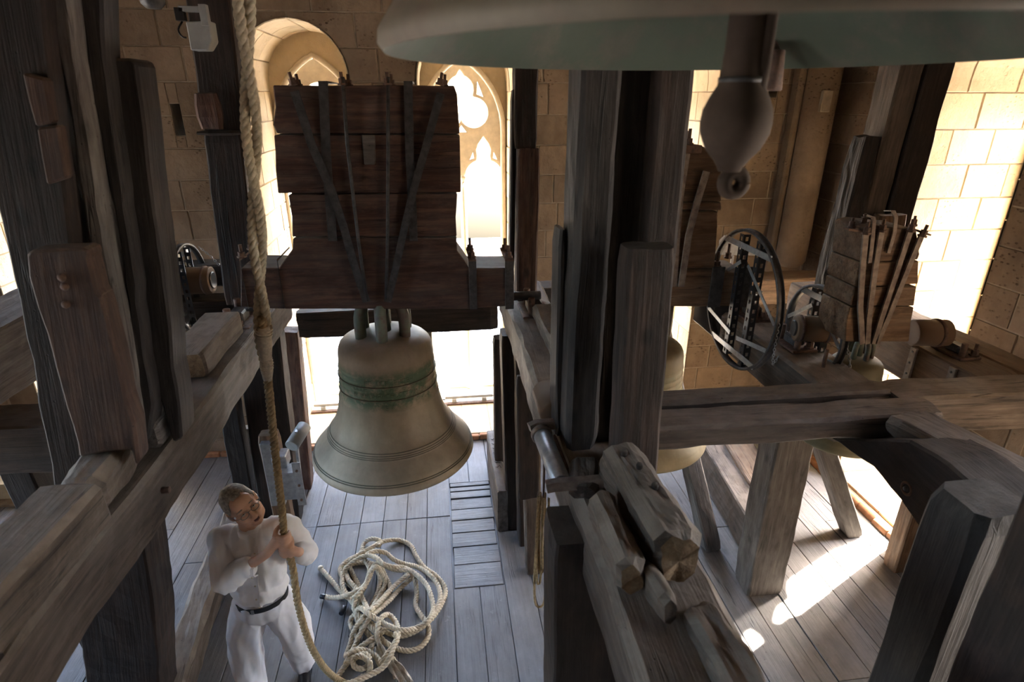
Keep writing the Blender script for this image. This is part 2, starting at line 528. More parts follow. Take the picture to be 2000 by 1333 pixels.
def scuff(m, amt):
    nt = m.node_tree; b = next(n for n in nt.nodes if n.type == 'BSDF_PRINCIPLED')
    src = b.inputs['Base Color'].links[0].from_socket
    tc = N(nt, 'ShaderNodeNewGeometry').outputs['Position']
    a = noise_n(nt, tc, 1.1, 6, 0.65); f = noise_n(nt, tc, 9, 8, 0.75)
    c = mix(nt, mapr(nt, a, 0.35, 0.62, 0.0, amt), src, (0.07, 0.066, 0.062))
    c = mix(nt, mapr(nt, f, 0.60, 0.74, 0.0, 0.55), c, (0.34, 0.34, 0.34))
    nt.links.new(c, b.inputs['Base Color'])
scuff(M['floor'], 0.5); scuff(M['floor2'], 0.4)
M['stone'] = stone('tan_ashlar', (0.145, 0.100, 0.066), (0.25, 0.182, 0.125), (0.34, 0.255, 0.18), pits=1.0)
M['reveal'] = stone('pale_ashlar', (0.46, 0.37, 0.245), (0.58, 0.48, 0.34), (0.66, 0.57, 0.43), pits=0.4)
M['mortar'] = plain('mortar', (0.31, 0.245, 0.18), 0.95)
M['tracery'] = plain('pale_tracery_stone', (0.62, 0.54, 0.42), 0.9, var=0.1)
M['iron'] = plain('grey_iron', (0.085, 0.08, 0.08), 0.55, 0.5, var=0.25, sc=25, bmp=0.4)
M['rust'] = plain('rusty_iron', (0.17, 0.10, 0.07), 0.8, 0.25, sc=30, bmp=0.5, col2=(0.08, 0.05, 0.04))
M['dustiron'] = plain('dusty_forged_iron', (0.27, 0.22, 0.18), 0.8, 0.15, sc=20, bmp=0.5, col2=(0.14, 0.10, 0.085))
M['steel'] = plain('galvanised_steel', (0.42, 0.43, 0.44), 0.4, 0.7, sc=25, var=0.15)
M['black'] = plain('black_paint', (0.02, 0.02, 0.022), 0.4, 0.2)
M['greymetal'] = plain('grey_enamel', (0.32, 0.33, 0.33), 0.5, 0.1, var=0.08)
M['bell'] = bronze('dusty_bronze', (0.34, 0.28, 0.21), (0.24, 0.195, 0.145), (0.065, 0.12, 0.075), 1.86, 0.17, 0.95)
M['bell2'] = bronze('dusty_bronze_pale', (0.33, 0.27, 0.17), (0.22, 0.18, 0.11), (0.10, 0.15, 0.09), 1.8, 0.2, 0.4)
M['bell3'] = bronze('small_bell_bronze', (0.24, 0.20, 0.12), (0.15, 0.13, 0.08), (0.13, 0.16, 0.10), 2.0, 0.2, 0.5)
M['bigout'] = bronze('great_bell_outside', (0.165, 0.125, 0.09), (0.11, 0.082, 0.06), (0.08, 0.10, 0.065), 3.9, 0.5, 0.2)
M['bigin'] = bronze('green_bell_inside', (0.090, 0.088, 0.066), (0.055, 0.058, 0.045), (0.05, 0.072, 0.05), 3.9, 2, 0.7, 0.75)
M['crown'] = bronze('crown_verdigris', (0.14, 0.10, 0.08), (0.08, 0.05, 0.04), (0.13, 0.17, 0.12), 2.3, 1, 0.7)
M['bellring'] = bronze('dark_ring_bronze', (0.16, 0.125, 0.09), (0.11, 0.085, 0.065), (0.08, 0.10, 0.07), 1.8, 2, 0.5)
M['clapper'] = plain('clapper_iron', (0.070, 0.048, 0.036), 0.8, 0.1, sc=10, col2=(0.045, 0.03, 0.022), bmp=0.3, spec=0.2)
M['rope'] = plain('hemp_rope', (0.60, 0.51, 0.37), 0.9, var=0.18, sc=60, bmp=0.3, spec=0.1)
M['rope_tan'] = plain('tan_hand_rope', (0.42, 0.31, 0.18), 0.9, var=0.2, sc=60, bmp=0.3, spec=0.1)
M['whipping'] = plain('pale_whipping_twine', (0.60, 0.52, 0.40), 0.9, var=0.15, sc=80)
M['tape'] = plain('black_tape', (0.015, 0.017, 0.022), 0.35, var=0.1)
M['skin'] = plain('skin', (0.60, 0.36, 0.26), 0.5, var=0.06, sc=14, bmp=0.08)
M['hair'] = plain('grey_hair', (0.34, 0.32, 0.29), 0.75, sc=60, bmp=0.9, col2=(0.12, 0.11, 0.10))
M['shirt'] = plain('white_cotton_shirt', (0.80, 0.80, 0.84), 0.85, var=0.02, sc=9, bmp=0.15, spec=0.1)
M['trousers'] = plain('off_white_trousers', (0.72, 0.72, 0.77), 0.85, var=0.03, sc=9, bmp=0.15, spec=0.1)
M['leather'] = plain('black_leather', (0.012, 0.012, 0.015), 0.4)
M['glassrim'] = plain('spectacle_wire', (0.18, 0.17, 0.16), 0.3, 0.8)
M['eye'] = plain('eye_white', (0.72, 0.70, 0.66), 0.2, bmp=0)
M['iris'] = plain('dark_iris', (0.03, 0.02, 0.015), 0.2, bmp=0)
M['lip'] = plain('lip', (0.28, 0.12, 0.10), 0.5, bmp=0.05)
M['mouth'] = plain('open_mouth', (0.05, 0.015, 0.015), 0.5, bmp=0)
M['brick'] = plain('terracotta_brick', (0.42, 0.20, 0.095), 0.9, sc=14, bmp=0.4, col2=(0.26, 0.12, 0.06))
M['facade'] = plain('pale_render', (0.75, 0.70, 0.62), 0.9)
M['ground'] = plain('pale_street_paving', (0.55, 0.52, 0.47), 0.9, sc=0.3)
M['roof'] = plain('clay_roof', (0.45, 0.30, 0.2), 0.9, sc=2)
M['winglass'] = plain('dark_window_panes', (0.12, 0.14, 0.16), 0.2)
gl, gnt, gb_ = nodes('lens_glass')
gb_.inputs['Transmission Weight'].default_value = 1.0; gb_.inputs['Roughness'].default_value = 0.0; gb_.inputs['IOR'].default_value = 1.1
M['lens'] = gl

# ------------------------------------------------------------------ the setting
YB, XR, XL, ZT = 6.18, 4.20, -5.0, 7.4
DEPTH = 1.32

class Op:
    """an arched window recess: centre u, half width, springing height, rise, sill height"""
    def __init__(s, uc, hw, zs, z0=0.06):
        s.uc, s.hw, s.zs, s.rise, s.z0 = uc, hw, zs, hw, z0
    def half(s, z):
        if z < s.zs: return s.hw
        t = (z - s.zs) / s.rise
        return s.hw * math.sqrt(max(0.0, 1 - t * t))
    def path(s, ds=0.1):
        P = []
        n = int((s.zs - s.z0) / ds)
        for i in range(n + 1): P.append((s.uc + s.hw, s.z0 + (s.zs - s.z0) * i / n))
        for i in range(1, 25): a = math.pi * i / 24; P.append((s.uc + s.hw * math.cos(a), s.zs + s.rise * math.sin(a)))
        for i in range(1, n + 1): P.append((s.uc - s.hw, s.zs - (s.zs - s.z0) * i / n))
        return P

def frustum(name, poly, P3, d0, d1, mat, parent, inset=0.007):
    """a stone with the face outline poly, standing from depth d0 to d1"""
    c = (sum(p[0] for p in poly) / len(poly), sum(p[1] for p in poly) / len(poly))
    n = len(poly)
    top = []
    for p in poly:
        dx, dy = c[0] - p[0], c[1] - p[1]; L = math.hypot(dx, dy) or 1
        k = min(inset * 1.4, L * 0.4)
        top.append((p[0] + dx / L * k, p[1] + dy / L * k))
    vs = [P3(u, z, d0) for u, z in poly] + [P3(u, z, d1) for u, z in top]
    fs = [tuple(n + i for i in range(n))] + [(i, (i + 1) % n, n + (i + 1) % n, n + i) for i in range(n)]
    me = mesh(vs, fs)
    bm = bmesh.new(); bm.from_mesh(me); bmesh.ops.recalc_face_normals(bm, faces=bm.faces); bm.to_mesh(me); bm.free()
    # an open-backed shell: make sure the face looks into the room
    nrm = me.polygons[0].normal
    want = P3(0, 0, 1) - P3(0, 0, 0)
    if nrm.dot(want) < 0:
        me.flip_normals()
    return link(name, me, mat, parent)

def build_wall(name, P3, u0, u1, z0, z1, ops, holes=(), course=0.292, thick=DEPTH, blocks=(None,), zphase=0.0, bl=(0.36, 0.62)):
    outer = [(u0, z0), (u1, z0), (u1, z1), (u0, z1)]
    hs = []
    for o in ops: hs.append([(u, z if z > o.z0 + 1e-4 else o.z0) for u, z in o.path()])
    for h in holes: hs.append([(h[0], h[2]), (h[1], h[2]), (h[1], h[3]), (h[0], h[3])])
    Mx = Matrix.Identity(4)
    e0 = P3(0, 0, 0); eu = P3(1, 0, 0) - e0; ez = P3(0, 1, 0) - e0; ed = P3(0, 0, 1) - e0
    for i in range(3):
        Mx[i][0], Mx[i][1], Mx[i][2], Mx[i][3] = eu[i], ez[i], ed[i], (e0 - ed * (thick / 2 + 0.015))[i]
    w = cut_plate(name, outer, hs, thick, Mx, M['mortar'])
    tag(w, kind='structure')
    br = blocks[0] or (u0, u1, z0, z1)
    z = z0 + zphase
    rowi = 0
    while z < br[3]:
        a, b = z, z + course
        if b > br[2] and a < br[3]:
            iv = []
            act = sorted([o for o in ops if o.z0 < b - 0.02 and a < o.zs + o.rise], key=lambda o: o.uc)
            L = lambda zz: br[0]
            for o in act:
                iv.append((L, (lambda zz, o=o: o.uc - o.half(zz)))); L = (lambda zz, o=o: o.uc + o.half(zz))
            iv.append((L, lambda zz: br[1]))
            for (fl, fr) in iv:
                curved = abs(fl(a) - fl(b)) > 1e-3 or abs(fr(a) - fr(b)) > 1e-3
                lo, hi = min(fl(a), fl(b)), max(fr(a), fr(b))
                cuts = [lo]
                u = lo - R.uniform(0, 0.35) + 0.42
                while u < hi - 0.14:
                    if u > lo + 0.14: cuts.append(u)
                    u += R.uniform(*bl)
                cuts.append(hi)
                for i in range(len(cuts) - 1):
                    c0, c1 = cuts[i], cuts[i + 1]
                    K = 6 if curved else 1
                    left, right = [], []
                    g = 0.004
                    for k in range(K + 1):
                        zz = a + (b - a) * k / K
                        l = max(c0, fl(zz)); r_ = min(c1, fr(zz))
                        if r_ < l: l = r_ = min(max((l + r_) / 2, c0), c1) if False else min(c1, max(c0, fl(zz)))
                        zq = min(max(zz, a + g), b - g)
                        left.append((l + g, zq)); right.append((r_ - g, zq))
                    if max(r_[0] - l[0] for l, r_ in zip(left, right)) < 0.05: continue
                    skip = False
                    parts = [(left, right)]
                    for h in holes:
                        if h[0] < c1 and h[1] > c0 and h[2] < b and h[3] > a:
                            skip = True
                            # the stone is cut round the slot: left and right remainders
                            if h[0] - c0 > 0.04: parts2 = [([(c0 + g, a + g), (c0 + g, b - g)], [(h[0], a + g), (h[0], b - g)])]
                            else: parts2 = []
                            if c1 - h[1] > 0.04: parts2.append(([(h[1], a + g), (h[1], b - g)], [(c1 - g, a + g), (c1 - g, b - g)]))
                            if h[2] > a + 0.04: parts2.append(([(h[0], a + g), (h[0], h[2])], [(h[1], a + g), (h[1], h[2])]))
                            if h[3] < b - 0.04: parts2.append(([(h[0], h[3]), (h[0], b - g)], [(h[1], h[3]), (h[1], b - g)]))
                            parts = parts2
                    for (lf, rt) in parts:
                        poly = rt + list(reversed(lf))
                        clean = []
                        for p in poly:
                            if not clean or math.hypot(p[0] - clean[-1][0], p[1] - clean[-1][1]) > 0.004: clean.append(p)
                        if len(clean) > 2 and math.hypot(clean[0][0] - clean[-1][0], clean[0][1] - clean[-1][1]) < 0.004: clean.pop()
                        if len(clean) < 3: continue
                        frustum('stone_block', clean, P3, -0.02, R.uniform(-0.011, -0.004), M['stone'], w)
        z = b; rowi += 1
    return w

def reveal(parent, P3, o, d_end, mat, course=0.292, nd=3):
    """stones lining the recess"""
    P = []
    n = int((o.zs - o.z0) / 0.097)
    path = o.path(0.0973)
    pts = [Vector((u, z)) for u, z in path]
    cum = [0]
    for i in range(1, len(pts)): cum.append(cum[-1] + (pts[i] - pts[i - 1]).length)
    tot = cum[-1]
    def pos(s):
        s = min(max(s, 0), tot)
        for i in range(1, len(cum)):
            if cum[i] >= s:
                f = (s - cum[i - 1]) / (cum[i] - cum[i - 1]); return pts[i - 1].lerp(pts[i], f)
        return pts[-1]
    def inward(s):
        t = (pos(s + 0.01) - pos(s - 0.01)).normalized(); return Vector((-t.y, t.x))
    s = 0; row = 0
    rows = round(tot / course); cs = tot / rows
    for r_ in range(rows):
        cutd = [0.0]
        d = (0.30 if r_ % 2 else 0.5) + R.uniform(-0.05, 0.05)
        while d < -d_end - 0.12: cutd.append(d); d += R.uniform(0.36, 0.55)
        cutd.append(-d_end)
        for i in range(len(cutd) - 1):
            s0, s1 = r_ * cs + 0.004, (r_ + 1) * cs - 0.004
            a, b = cutd[i] + (0.004 if i else 0.001), cutd[i + 1] - 0.004
            K = 3
            vs, fs = [], []
            h = R.uniform(0.004, 0.013)
            for k in range(K + 1):
                ss = s0 + (s1 - s0) * k / K
                q = pos(ss); nn = inward(ss)
                e = 0.005
                ssi = min(max(ss, s0 + e), s1 - e); qi = pos(ssi) + inward(ssi) * h
                vs += [P3(q.x, q.y, -a), P3(qi.x, qi.y, -a - e), P3(qi.x, qi.y, -b + e), P3(q.x, q.y, -b)]
            for k in range(K):
                for j in range(3):
                    fs.append((4 * k + j, 4 * k + j + 1, 4 * k + j + 5, 4 * k + j + 4))
            fs.append((0, 1, 2, 3)); fs.append((4 * K + 3, 4 * K + 2, 4 * K + 1, 4 * K))
            me = mesh(vs, fs)
            bm = bmesh.new(); bm.from_mesh(me); bmesh.ops.recalc_face_normals(bm, faces=bm.faces); bm.to_mesh(me); bm.free()
            k0 = me.polygons[1]
            smid = (s0 + s1) / 2; iw = inward(smid)
            want = P3(iw.x, iw.y, 0) - P3(0, 0, 0)
            # polygon index 1 is the middle strip of the first segment
            if k0.normal.dot(want) < 0: me.flip_normals()
            link('reveal_stone', me, mat, parent)

def circ(cx, cz, r, n=20, a0=0):
    return [(cx + r * math.cos(a0 + 2 * math.pi * i / n), cz + r * math.sin(a0 + 2 * math.pi * i / n)) for i in range(n)]
def union_polar(c, circles, n=48):
    out = []
    for i in range(n):
        a = 2 * math.pi * i / n; dx, dz = math.cos(a), math.sin(a); best = 0.02
        for (x, z, r) in circles:
            fx, fz = c[0] - x, c[1] - z
            B_ = fx * dx + fz * dz; C_ = fx * fx + fz * fz - r * r; D = B_ * B_ - C_
            if D > 0: best = max(best, -B_ + math.sqrt(D))
        out.append((c[0] + dx * best, c[1] + dz * best))
    return out
def pointed(cx, hw, zs, apex, z0, n=10):
    """outline of a pointed arch from the sill up"""
    h = apex - zs
    c = (h * h - hw * hw) / (2 * hw)       # arc centres lie c beyond the axis
    r = hw + c
    out = [(cx + hw, z0), ]
    for i in range(n + 1):
        a = math.atan2(h, c) * i / n
        out.append((cx - c + r * math.cos(a), zs + r * math.sin(a)))
    for i in range(n - 1, -1, -1):
        a = math.atan2(h, c) * i / n
        out.append((cx + c - r * math.cos(a), zs + r * math.sin(a)))
    out.append((cx - hw, z0))
    return out

def PB(u, z, d): return Vector((u, YB - d, z))      # back wall, d into the room
def PR_(u, z, d): return Vector((XR - d, u, z))
def PL_(u, z, d): return Vector((XL + d, u, z))

OPB = [Op(-3.87, 0.5, 3.95), Op(-1.27, 0.5, 4.02), Op(0.36, 0.5, 4.02), Op(2.41, 0.51, 4.0)]
OPR = [Op(4.375, 0.495, 4.0), Op(0.9, 0.52, 4.0)]
OPL = [Op(4.3, 0.52, 3.9), Op(2.0, 0.52, 3.9), Op(-0.6, 0.52, 3.9)]
back = build_wall('wall_back', PB, XL - 0.1, XR + 0.1, -0.1, ZT, OPB, holes=[(-2.42, -2.33, 3.52, 3.80), (3.46, 3.56, 3.86, 4.0)], blocks=((-5.0, 4.2, 0.0, 5.0),), bl=(0.42, 0.78))
right = build_wall('wall_right', PR_, -3.5, YB + 0.2, -0.1, ZT, OPR, blocks=((1.9, YB, 0.0, 5.0),), zphase=0.0)
left = build_wall('wall_left', PL_, -3.5, YB + 0.2, -0.1, ZT, OPL, blocks=((3.0, YB, 0.0, 4.6),))

WINS = []
def window_dressing(o, P3, n, style, first=True):
    wname = 'window_%d' % n
    # the window: an outer order with a pointed opening, and tracery behind it
    e0 = P3(0, 0, 0); eu = P3(1, 0, 0) - e0; ez = P3(0, 1, 0) - e0; ed = P3(0, 0, 1) - e0
    def mat4(d):
        Mx = Matrix.Identity(4)
        for i in range(3): Mx[i][0], Mx[i][1], Mx[i][2], Mx[i][3] = eu[i], ez[i], ed[i], (e0 + ed * d)[i]
        return Mx
    hw = o.hw + 0.10
    outer = [(o.uc + hw, o.z0)] + [(o.uc + hw * math.cos(math.pi * i / 20), o.zs + hw * math.sin(math.pi * i / 20)) for i in range(21)] + [(o.uc - hw, o.z0)]
    uc = o.uc - 0.03 if style == 'b' else o.uc
    zs1, ap = (3.50, 4.30)
    arch = pointed(uc, o.hw - 0.008 - abs(uc - o.uc), zs1, ap, o.z0 - 0.01)
    outer2 = [(p[0], p[1] - (0.02 if p[1] <= o.z0 else 0)) for p in outer]
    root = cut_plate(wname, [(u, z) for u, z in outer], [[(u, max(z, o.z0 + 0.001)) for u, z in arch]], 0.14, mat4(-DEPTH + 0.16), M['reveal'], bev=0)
    tag(root, kind='structure')
    # moulded pointed rib standing proud of it
    vs, fs = [], []
    ar = pointed(uc, o.hw - 0.02, zs1, ap - 0.02, o.z0)
    sweep(vs, fs, [P3(u, z, -DEPTH + 0.25) for u, z in ar], 0.032, 8)
    link('pointed_rib', mesh(vs, fs, True), M['tracery'], root)
    # tracery
    hw2 = o.hw - 0.01
    holes = []
    lw = hw2 - 0.03
    for sgn in (-1, 1):
        c = uc + sgn * (hw2 / 2 + 0.012); h = lw / 2 - 0.01
        holes.append([(c + h, o.z0 + 0.03)] + [(c + h * math.cos(math.pi * i / 12), 2.98 + h * 0.95 * math.sin(math.pi * i / 12)) for i in range(13)] + [(c - h, o.z0 + 0.03)])
        if style == 'b':
            holes[-1] = [(c + h, o.z0 + 0.03)] + [(c + h * math.cos(a), 2.98 + h * 0.8 * math.sin(a)) for a in [math.pi * i / 16 for i in range(7)]] + \
                [(c + 0.075, 3.20), (c + 0.085, 3.27), (c + 0.06, 3.34), (c, 3.42), (c - 0.06, 3.34), (c - 0.085, 3.27), (c - 0.075, 3.20)] + \
                [(c + h * math.cos(a), 2.98 + h * 0.8 * math.sin(a)) for a in [math.pi * i / 16 for i in range(10, 17)]] + [(c - h, o.z0 + 0.03)]
            for s2 in (-1, 1):
                holes.append([(c + s2 * 0.115, 3.17), (c + s2 * 0.17, 3.15), (c + s2 * 0.125, 3.25)])
    if style == 'b':
        cz = 3.74
        f = union_polar((uc, cz), [(uc, cz + 0.20, 0.15), (uc + 0.15, cz - 0.05, 0.165), (uc - 0.15, cz - 0.05, 0.165)])
        f = [(u, z + (0.06 if z > cz + 0.30 and abs(u - uc) < 0.03 else 0)) for u, z in f]
        holes.append(f)
        for s2 in (-1, 1):
            holes.append([(uc + s2 * 0.19, cz + 0.15), (uc + s2 * 0.27, cz + 0.12), (uc + s2 * 0.20, cz + 0.30)])
        holes.append([(uc - 0.06, cz - 0.27), (uc + 0.06, cz - 0.27), (uc, cz - 0.19)])
    else:
        cz = 3.86
        holes.append(circ(uc, cz, 0.15, 24))
        for s2 in (-1, 1):
            holes.append([(uc + s2 * 0.19, cz - 0.05), (uc + s2 * 0.25, cz - 0.10), (uc + s2 * 0.20, cz + 0.10)])
            holes.append([(uc + s2 * 0.13, cz - 0.25), (uc + s2 * 0.22, cz - 0.22), (uc + s2 * 0.17, cz - 0.14)])
    out3 = pointed(uc, hw2 + 0.03, zs1, ap - 0.03, o.z0 + 0.001)
    cut_plate('tracery', out3, holes, 0.10, mat4(-DEPTH + 0.04), M['tracery'], root, bev=0.008)
    # slender shaft on the middle mullion, with a capital
    vs, fs = [], []
    sweep(vs, fs, [P3(uc, o.z0 + 0.03, -DEPTH + 0.10), P3(uc, 2.90, -DEPTH + 0.10)], 0.027, 10)
    sweep(vs, fs, [P3(uc, 2.90, -DEPTH + 0.10), P3(uc, 2.95, -DEPTH + 0.10), P3(uc, 2.97, -DEPTH + 0.10)], [0.03, 0.045, 0.045], 10)
    sweep(vs, fs, [P3(uc, o.z0 + 0.02, -DEPTH + 0.10), P3(uc, o.z0 + 0.10, -DEPTH + 0.10), P3(uc, o.z0 + 0.16, -DEPTH + 0.10)], [0.05, 0.05, 0.03], 10)
    link('mullion_shaft', mesh(vs, fs, True), M['tracery'], root)
    # sill slab stones
    for k in range(3):
        a = o.uc - o.hw - 0.0 + k * (2 * o.hw) / 3
        q0 = P3(a + 0.003, -0.1, -DEPTH - 0.3); q1 = P3(a + 2 * o.hw / 3 - 0.003, o.z0 + 0.004, 0.0)
        lo = Vector((min(q0[i], q1[i]) for i in range(3))); hi = Vector((max(q0[i], q1[i]) for i in range(3)))
        box('sill_stone', lo, hi, M['reveal'], root, 0.004)
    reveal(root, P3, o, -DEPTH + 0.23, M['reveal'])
    return root

window_dressing(OPB[0], PB, 1, 'a')
window_dressing(OPB[1], PB, 2, 'a')
window_dressing(OPB[2], PB, 3, 'b')
window_dressing(OPB[3], PB, 4, 'b')
window_dressing(OPR[0], PR_, 5, 'b')

# iron bar across the second window
tie = tube('trim_2', [(-1.80, 7.25, 2.67), (-0.74, 7.25, 2.67)], 0.02, M['iron']); tag(tie, kind='structure')

front = box('wall_front', (XL - 0.1, -3.9, -0.1), (XR + 0.1, -3.5, ZT), M['stone'], None, 0)
tag(front, kind='structure')
ceil = box('ceiling', (XL - 0.2, -3.8, ZT), (XR + 0.2, YB + 0.3, ZT + 0.3), M['stone'], None, 0); tag(ceil, kind='structure')

# wall shaft in the corner
cs = lathe('trim_1', [(0.0, 2.08), (0.10, 2.09), (0.14, 2.12), (0.165, 2.16), (0.165, 5.0), (0, 5.0)], (3.93, 6.02, 0), M['stone'], n=20); tag(cs, kind='structure')
bx = box('trim_5', (3.84, 5.83, 3.72), (3.94, 5.88, 3.92), M['mortar'], None, 0.004); tag(bx, kind='structure')
bm_ = box('trim_6', (3.70, 6.05, 2.0), (3.78, 6.2, 5.0), M['stone'], None, 0.02); tag(bm_, kind='structure')

# floor: a dark bed, single boards on it
floor = box('floor', (XL, -3.6, -0.30), (XR, YB, -0.032), M['black'], None, 0); tag(floor, kind='structure')
def board(x0, x1, y0, y1, mat, dz=0.0, grain=(0, 1, 0)):
    z = R.uniform(-0.003, 0.003) + dz
    return box('plank', (x0 + 0.0025, y0 + 0.002, -0.03), (x1 - 0.0025, y1 - 0.002, z), mat, floor, 0.003, grain)
HX0, HX1, HY0, HY1 = -0.02, 0.42, 3.80, 5.28
x = XL
while x < XR - 0.01:
    w = R.uniform(0.19, 0.27)
    if x < -0.25 < x + w + 0.06 and x > -0.5: w = -0.25 - x
    if abs(x + 0.25) < 0.001: w = HX0 - x
    if abs(x - HX0) < 0.001: w = 0.22
    if abs(x - 0.20) < 0.001: w = HX1 - x
    if x + w > XR - 0.1: w = XR - x
    mt = M['floor'] if x < 1.0 else M['floor2']
    ys = [-3.5, R.uniform(-0.6, 0.6), R.choice([2.55, 2.6, 1.9]), 4.75 if -1.6 < x < HX0 - 0.01 else R.uniform(3.6, 5.2), YB]
    if HX0 - 0.01 <= x < HX1 - 0.01:
        board(x, x + w, -3.5, 2.0, mt); board(x, x + w, 2.0, HY0, mt); board(x, x + w, HY1, YB, mt)
    else:
        for i in range(len(ys) - 1): board(x, x + w, ys[i], ys[i + 1], mt, 0.004 if (x > 2 and R.random() < 0.3) else 0)
    x += w
hb = [0.0, 0.115, 0.245, 0.40, 0.50, 0.615, 0.80, 0.98, 1.18, 1.48]
hb = [1.48 - v for v in reversed([0.0, 0.105, 0.20, 0.44, 0.66, 0.82, 1.01, 1.17, 1.32, 1.48])] if False else [0.0, 0.27, 0.49, 0.68, 0.86, 1.03, 1.20, 1.32, 1.41, 1.48]
for i in range(9):
    y0, y1 = HY0 + hb[i], HY0 + hb[i + 1]
    gap = [0.003, 0.002, 0.004, 0.005, 0.008, 0.006, 0.010, 0.014, 0.006][i]
    b_ = box('hatch_slat', (HX0 + 0.008 + R.uniform(0, 0.01), y0 + gap, -0.03), (HX1 - 0.006 - R.uniform(0, 0.012), y1 - gap, 0.006 + R.uniform(-0.004, 0.004)), M['floor'], floor, 0.004, (1, 0, 0))

# kerbs of brick along the window sills
k1 = box('trim_3', (-2.9, 6.13, -0.03), (3.8, 6.175, 0.045), M['mortar'], None, 0.003); tag(k1, kind='structure')
x = -2.9
while x < 3.75:
    L = R.uniform(0.22, 0.30)
    box('brick', (x + 0.004, 6.10 + R.uniform(0, 0.01), 0.0), (min(x + L, 3.8) - 0.004, 6.165, 0.066 + R.uniform(-0.006, 0.006)), M['brick'], k1, 0.01); x += L
k2 = box('trim_4', (4.155, 3.3, -0.03), (4.195, 6.0, 0.04), M['mortar'], None, 0.003); tag(k2, kind='structure')
y = 3.35
while y < 5.9:
    L = R.uniform(0.17, 0.26)
    lathe('brick', [(0.0, 0.003), (0.046, 0.0), (0.05, 0.012), (0.05, L - 0.014), (0.046, L - 0.004), (0, L - 0.006)], (4.12 + R.uniform(-0.006, 0.006), y, 0.012), M['brick'], k2, n=12, axis='Y'); y += L

# lit stone step in the far left corner
st = box('trim_7', (-4.98, 5.45, 0.0), (-3.35, 6.12, 0.03), M['mortar'], None, 0.003); tag(st, kind='structure')
for k in range(3):
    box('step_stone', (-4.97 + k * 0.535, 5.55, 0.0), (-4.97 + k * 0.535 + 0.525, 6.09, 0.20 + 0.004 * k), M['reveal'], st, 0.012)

# the town outside, far below and far away
gd = box('ground', (-120, -60, -33), (140, 160, -32), M['ground'], None, 0); tag(gd, kind='structure')
def house(x0, x1, y0, y1, z1, label, faces, group=None):
    e = empty('town_house', ((x0 + x1) / 2, (y0 + y1) / 2, -32), label, 'building', group)
    box('wall', (x0, y0, -32), (x1, y1, z1), M['facade'], e, 0)
    box('roof', (x0 - 0.4, y0 - 0.4, z1), (x1 + 0.4, y1 + 0.4, z1 + 0.5), M['roof'], e, 0.05)
    nx = int((x1 - x0) / 3.2)
    for i in range(nx):
        for k in range(4):
            cx = x0 + 1.8 + i * 3.2; cz = z1 - 2.6 - k * 3.6
            f = box('window', (cx - 0.6, y0 - 0.06, cz - 0.9), (cx + 0.6, y0 - 0.01, cz + 0.9), M['winglass'], e, 0.01)
            for j in range(1, 3): box('grille_bar', (cx - 0.6 + j * 0.4 - 0.03, y0 - 0.1, cz - 0.9), (cx - 0.6 + j * 0.4 + 0.03, y0 - 0.07, cz + 0.9), M['facade'], f, 0)
            for j in range(1, 4): box('grille_bar', (cx - 0.6, y0 - 0.1, cz - 0.9 + j * 0.45 - 0.03), (cx + 0.6, y0 - 0.07, cz - 0.9 + j * 0.45 + 0.03), M['facade'], f, 0)
    return e
house(-22, -6, 38, 50, -8.0, 'pale house with barred windows far outside, seen left of the hanging bell', 1)
house(-2, 14, 40, 52, -9.5, 'pale house with barred windows far outside, seen right of the hanging bell', 1)

# ------------------------------------------------------------------ the timber bell frame
def TB(name, A, B, w, h, mat, label, cat='beam', group=None, **kw):
    o = timber(name, A, B, w, h, M[mat], None, **kw)
    return tag(o, label, cat, group)
BT, BB = 2.31, 2.03          # top and underside of the long frame beams
BZ, BH = (BT + BB) / 2, BT - BB

# long beams
bl = TB('long_beam', (-1.475, 0.75, BZ), (-1.475, 5.15, BZ), 0.30, BH, 'beam', 'long dusty beam on the left carrying the left journal of the hanging bell', amp=0.012, cham=0.02, wobble=0.02)
bmid = TB('long_beam', (0.70, 0.55, BZ), (0.70, 5.15, BZ), 0.38, BH, 'beam', 'long worn middle beam running from the foreground to the back', amp=0.016, cham=0.03, wobble=0.03)
br = TB('long_beam', (2.335, 2.62, BZ - 0.01), (2.335, 4.05, BZ), 0.36, BH + 0.01, 'beam', 'long dusty beam under the big spoked wheel on the right', amp=0.014, cham=0.02)
bo = TB('long_beam', (3.30, 2.75, BZ), (3.30, 4.75, BZ), 0.30, BH, 'orange', 'outer long beam by the bright right hand window', amp=0.01)
bo2 = TB('long_beam', (3.64, 2.3, BZ + 0.01), (3.64, 4.1, BZ + 0.01), 0.22, 0.2, 'orange', 'narrow beam outside the outer beam, against the grey right wall', amp=0.01)
blo = TB('long_beam', (-2.85, 2.9, 2.36), (-2.85, 5.3, 2.36), 0.42, 0.42, 'grey', 'grey beam end showing left of the dark posts', amp=0.02)
# cross beams
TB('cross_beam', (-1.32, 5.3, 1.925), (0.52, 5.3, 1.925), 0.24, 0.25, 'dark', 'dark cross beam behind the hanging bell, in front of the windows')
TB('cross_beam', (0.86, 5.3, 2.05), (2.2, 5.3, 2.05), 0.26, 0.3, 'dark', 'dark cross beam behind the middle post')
TB('cross_beam', (3.10, 5.55, 1.99), (4.18, 5.55, 1.99), 0.3, 0.27, 'orange', 'warm brown cross beam under the corner wall shaft', amp=0.014)
t1 = TB('cross_beam', (0.86, 2.515, 2.262), (2.60, 2.465, 2.262), 0.205, 0.135, 'beam', 'front plank of the pale double cross beam on the right, its end cut off', amp=0.012, cham=0.018, w2=0.19)
TB('cross_beam', (0.86, 2.73, 2.27), (2.50, 2.70, 2.27), 0.15, 0.13, 'beam', 'back plank of the pale double cross beam, behind the front plank', amp=0.012, cham=0.02)
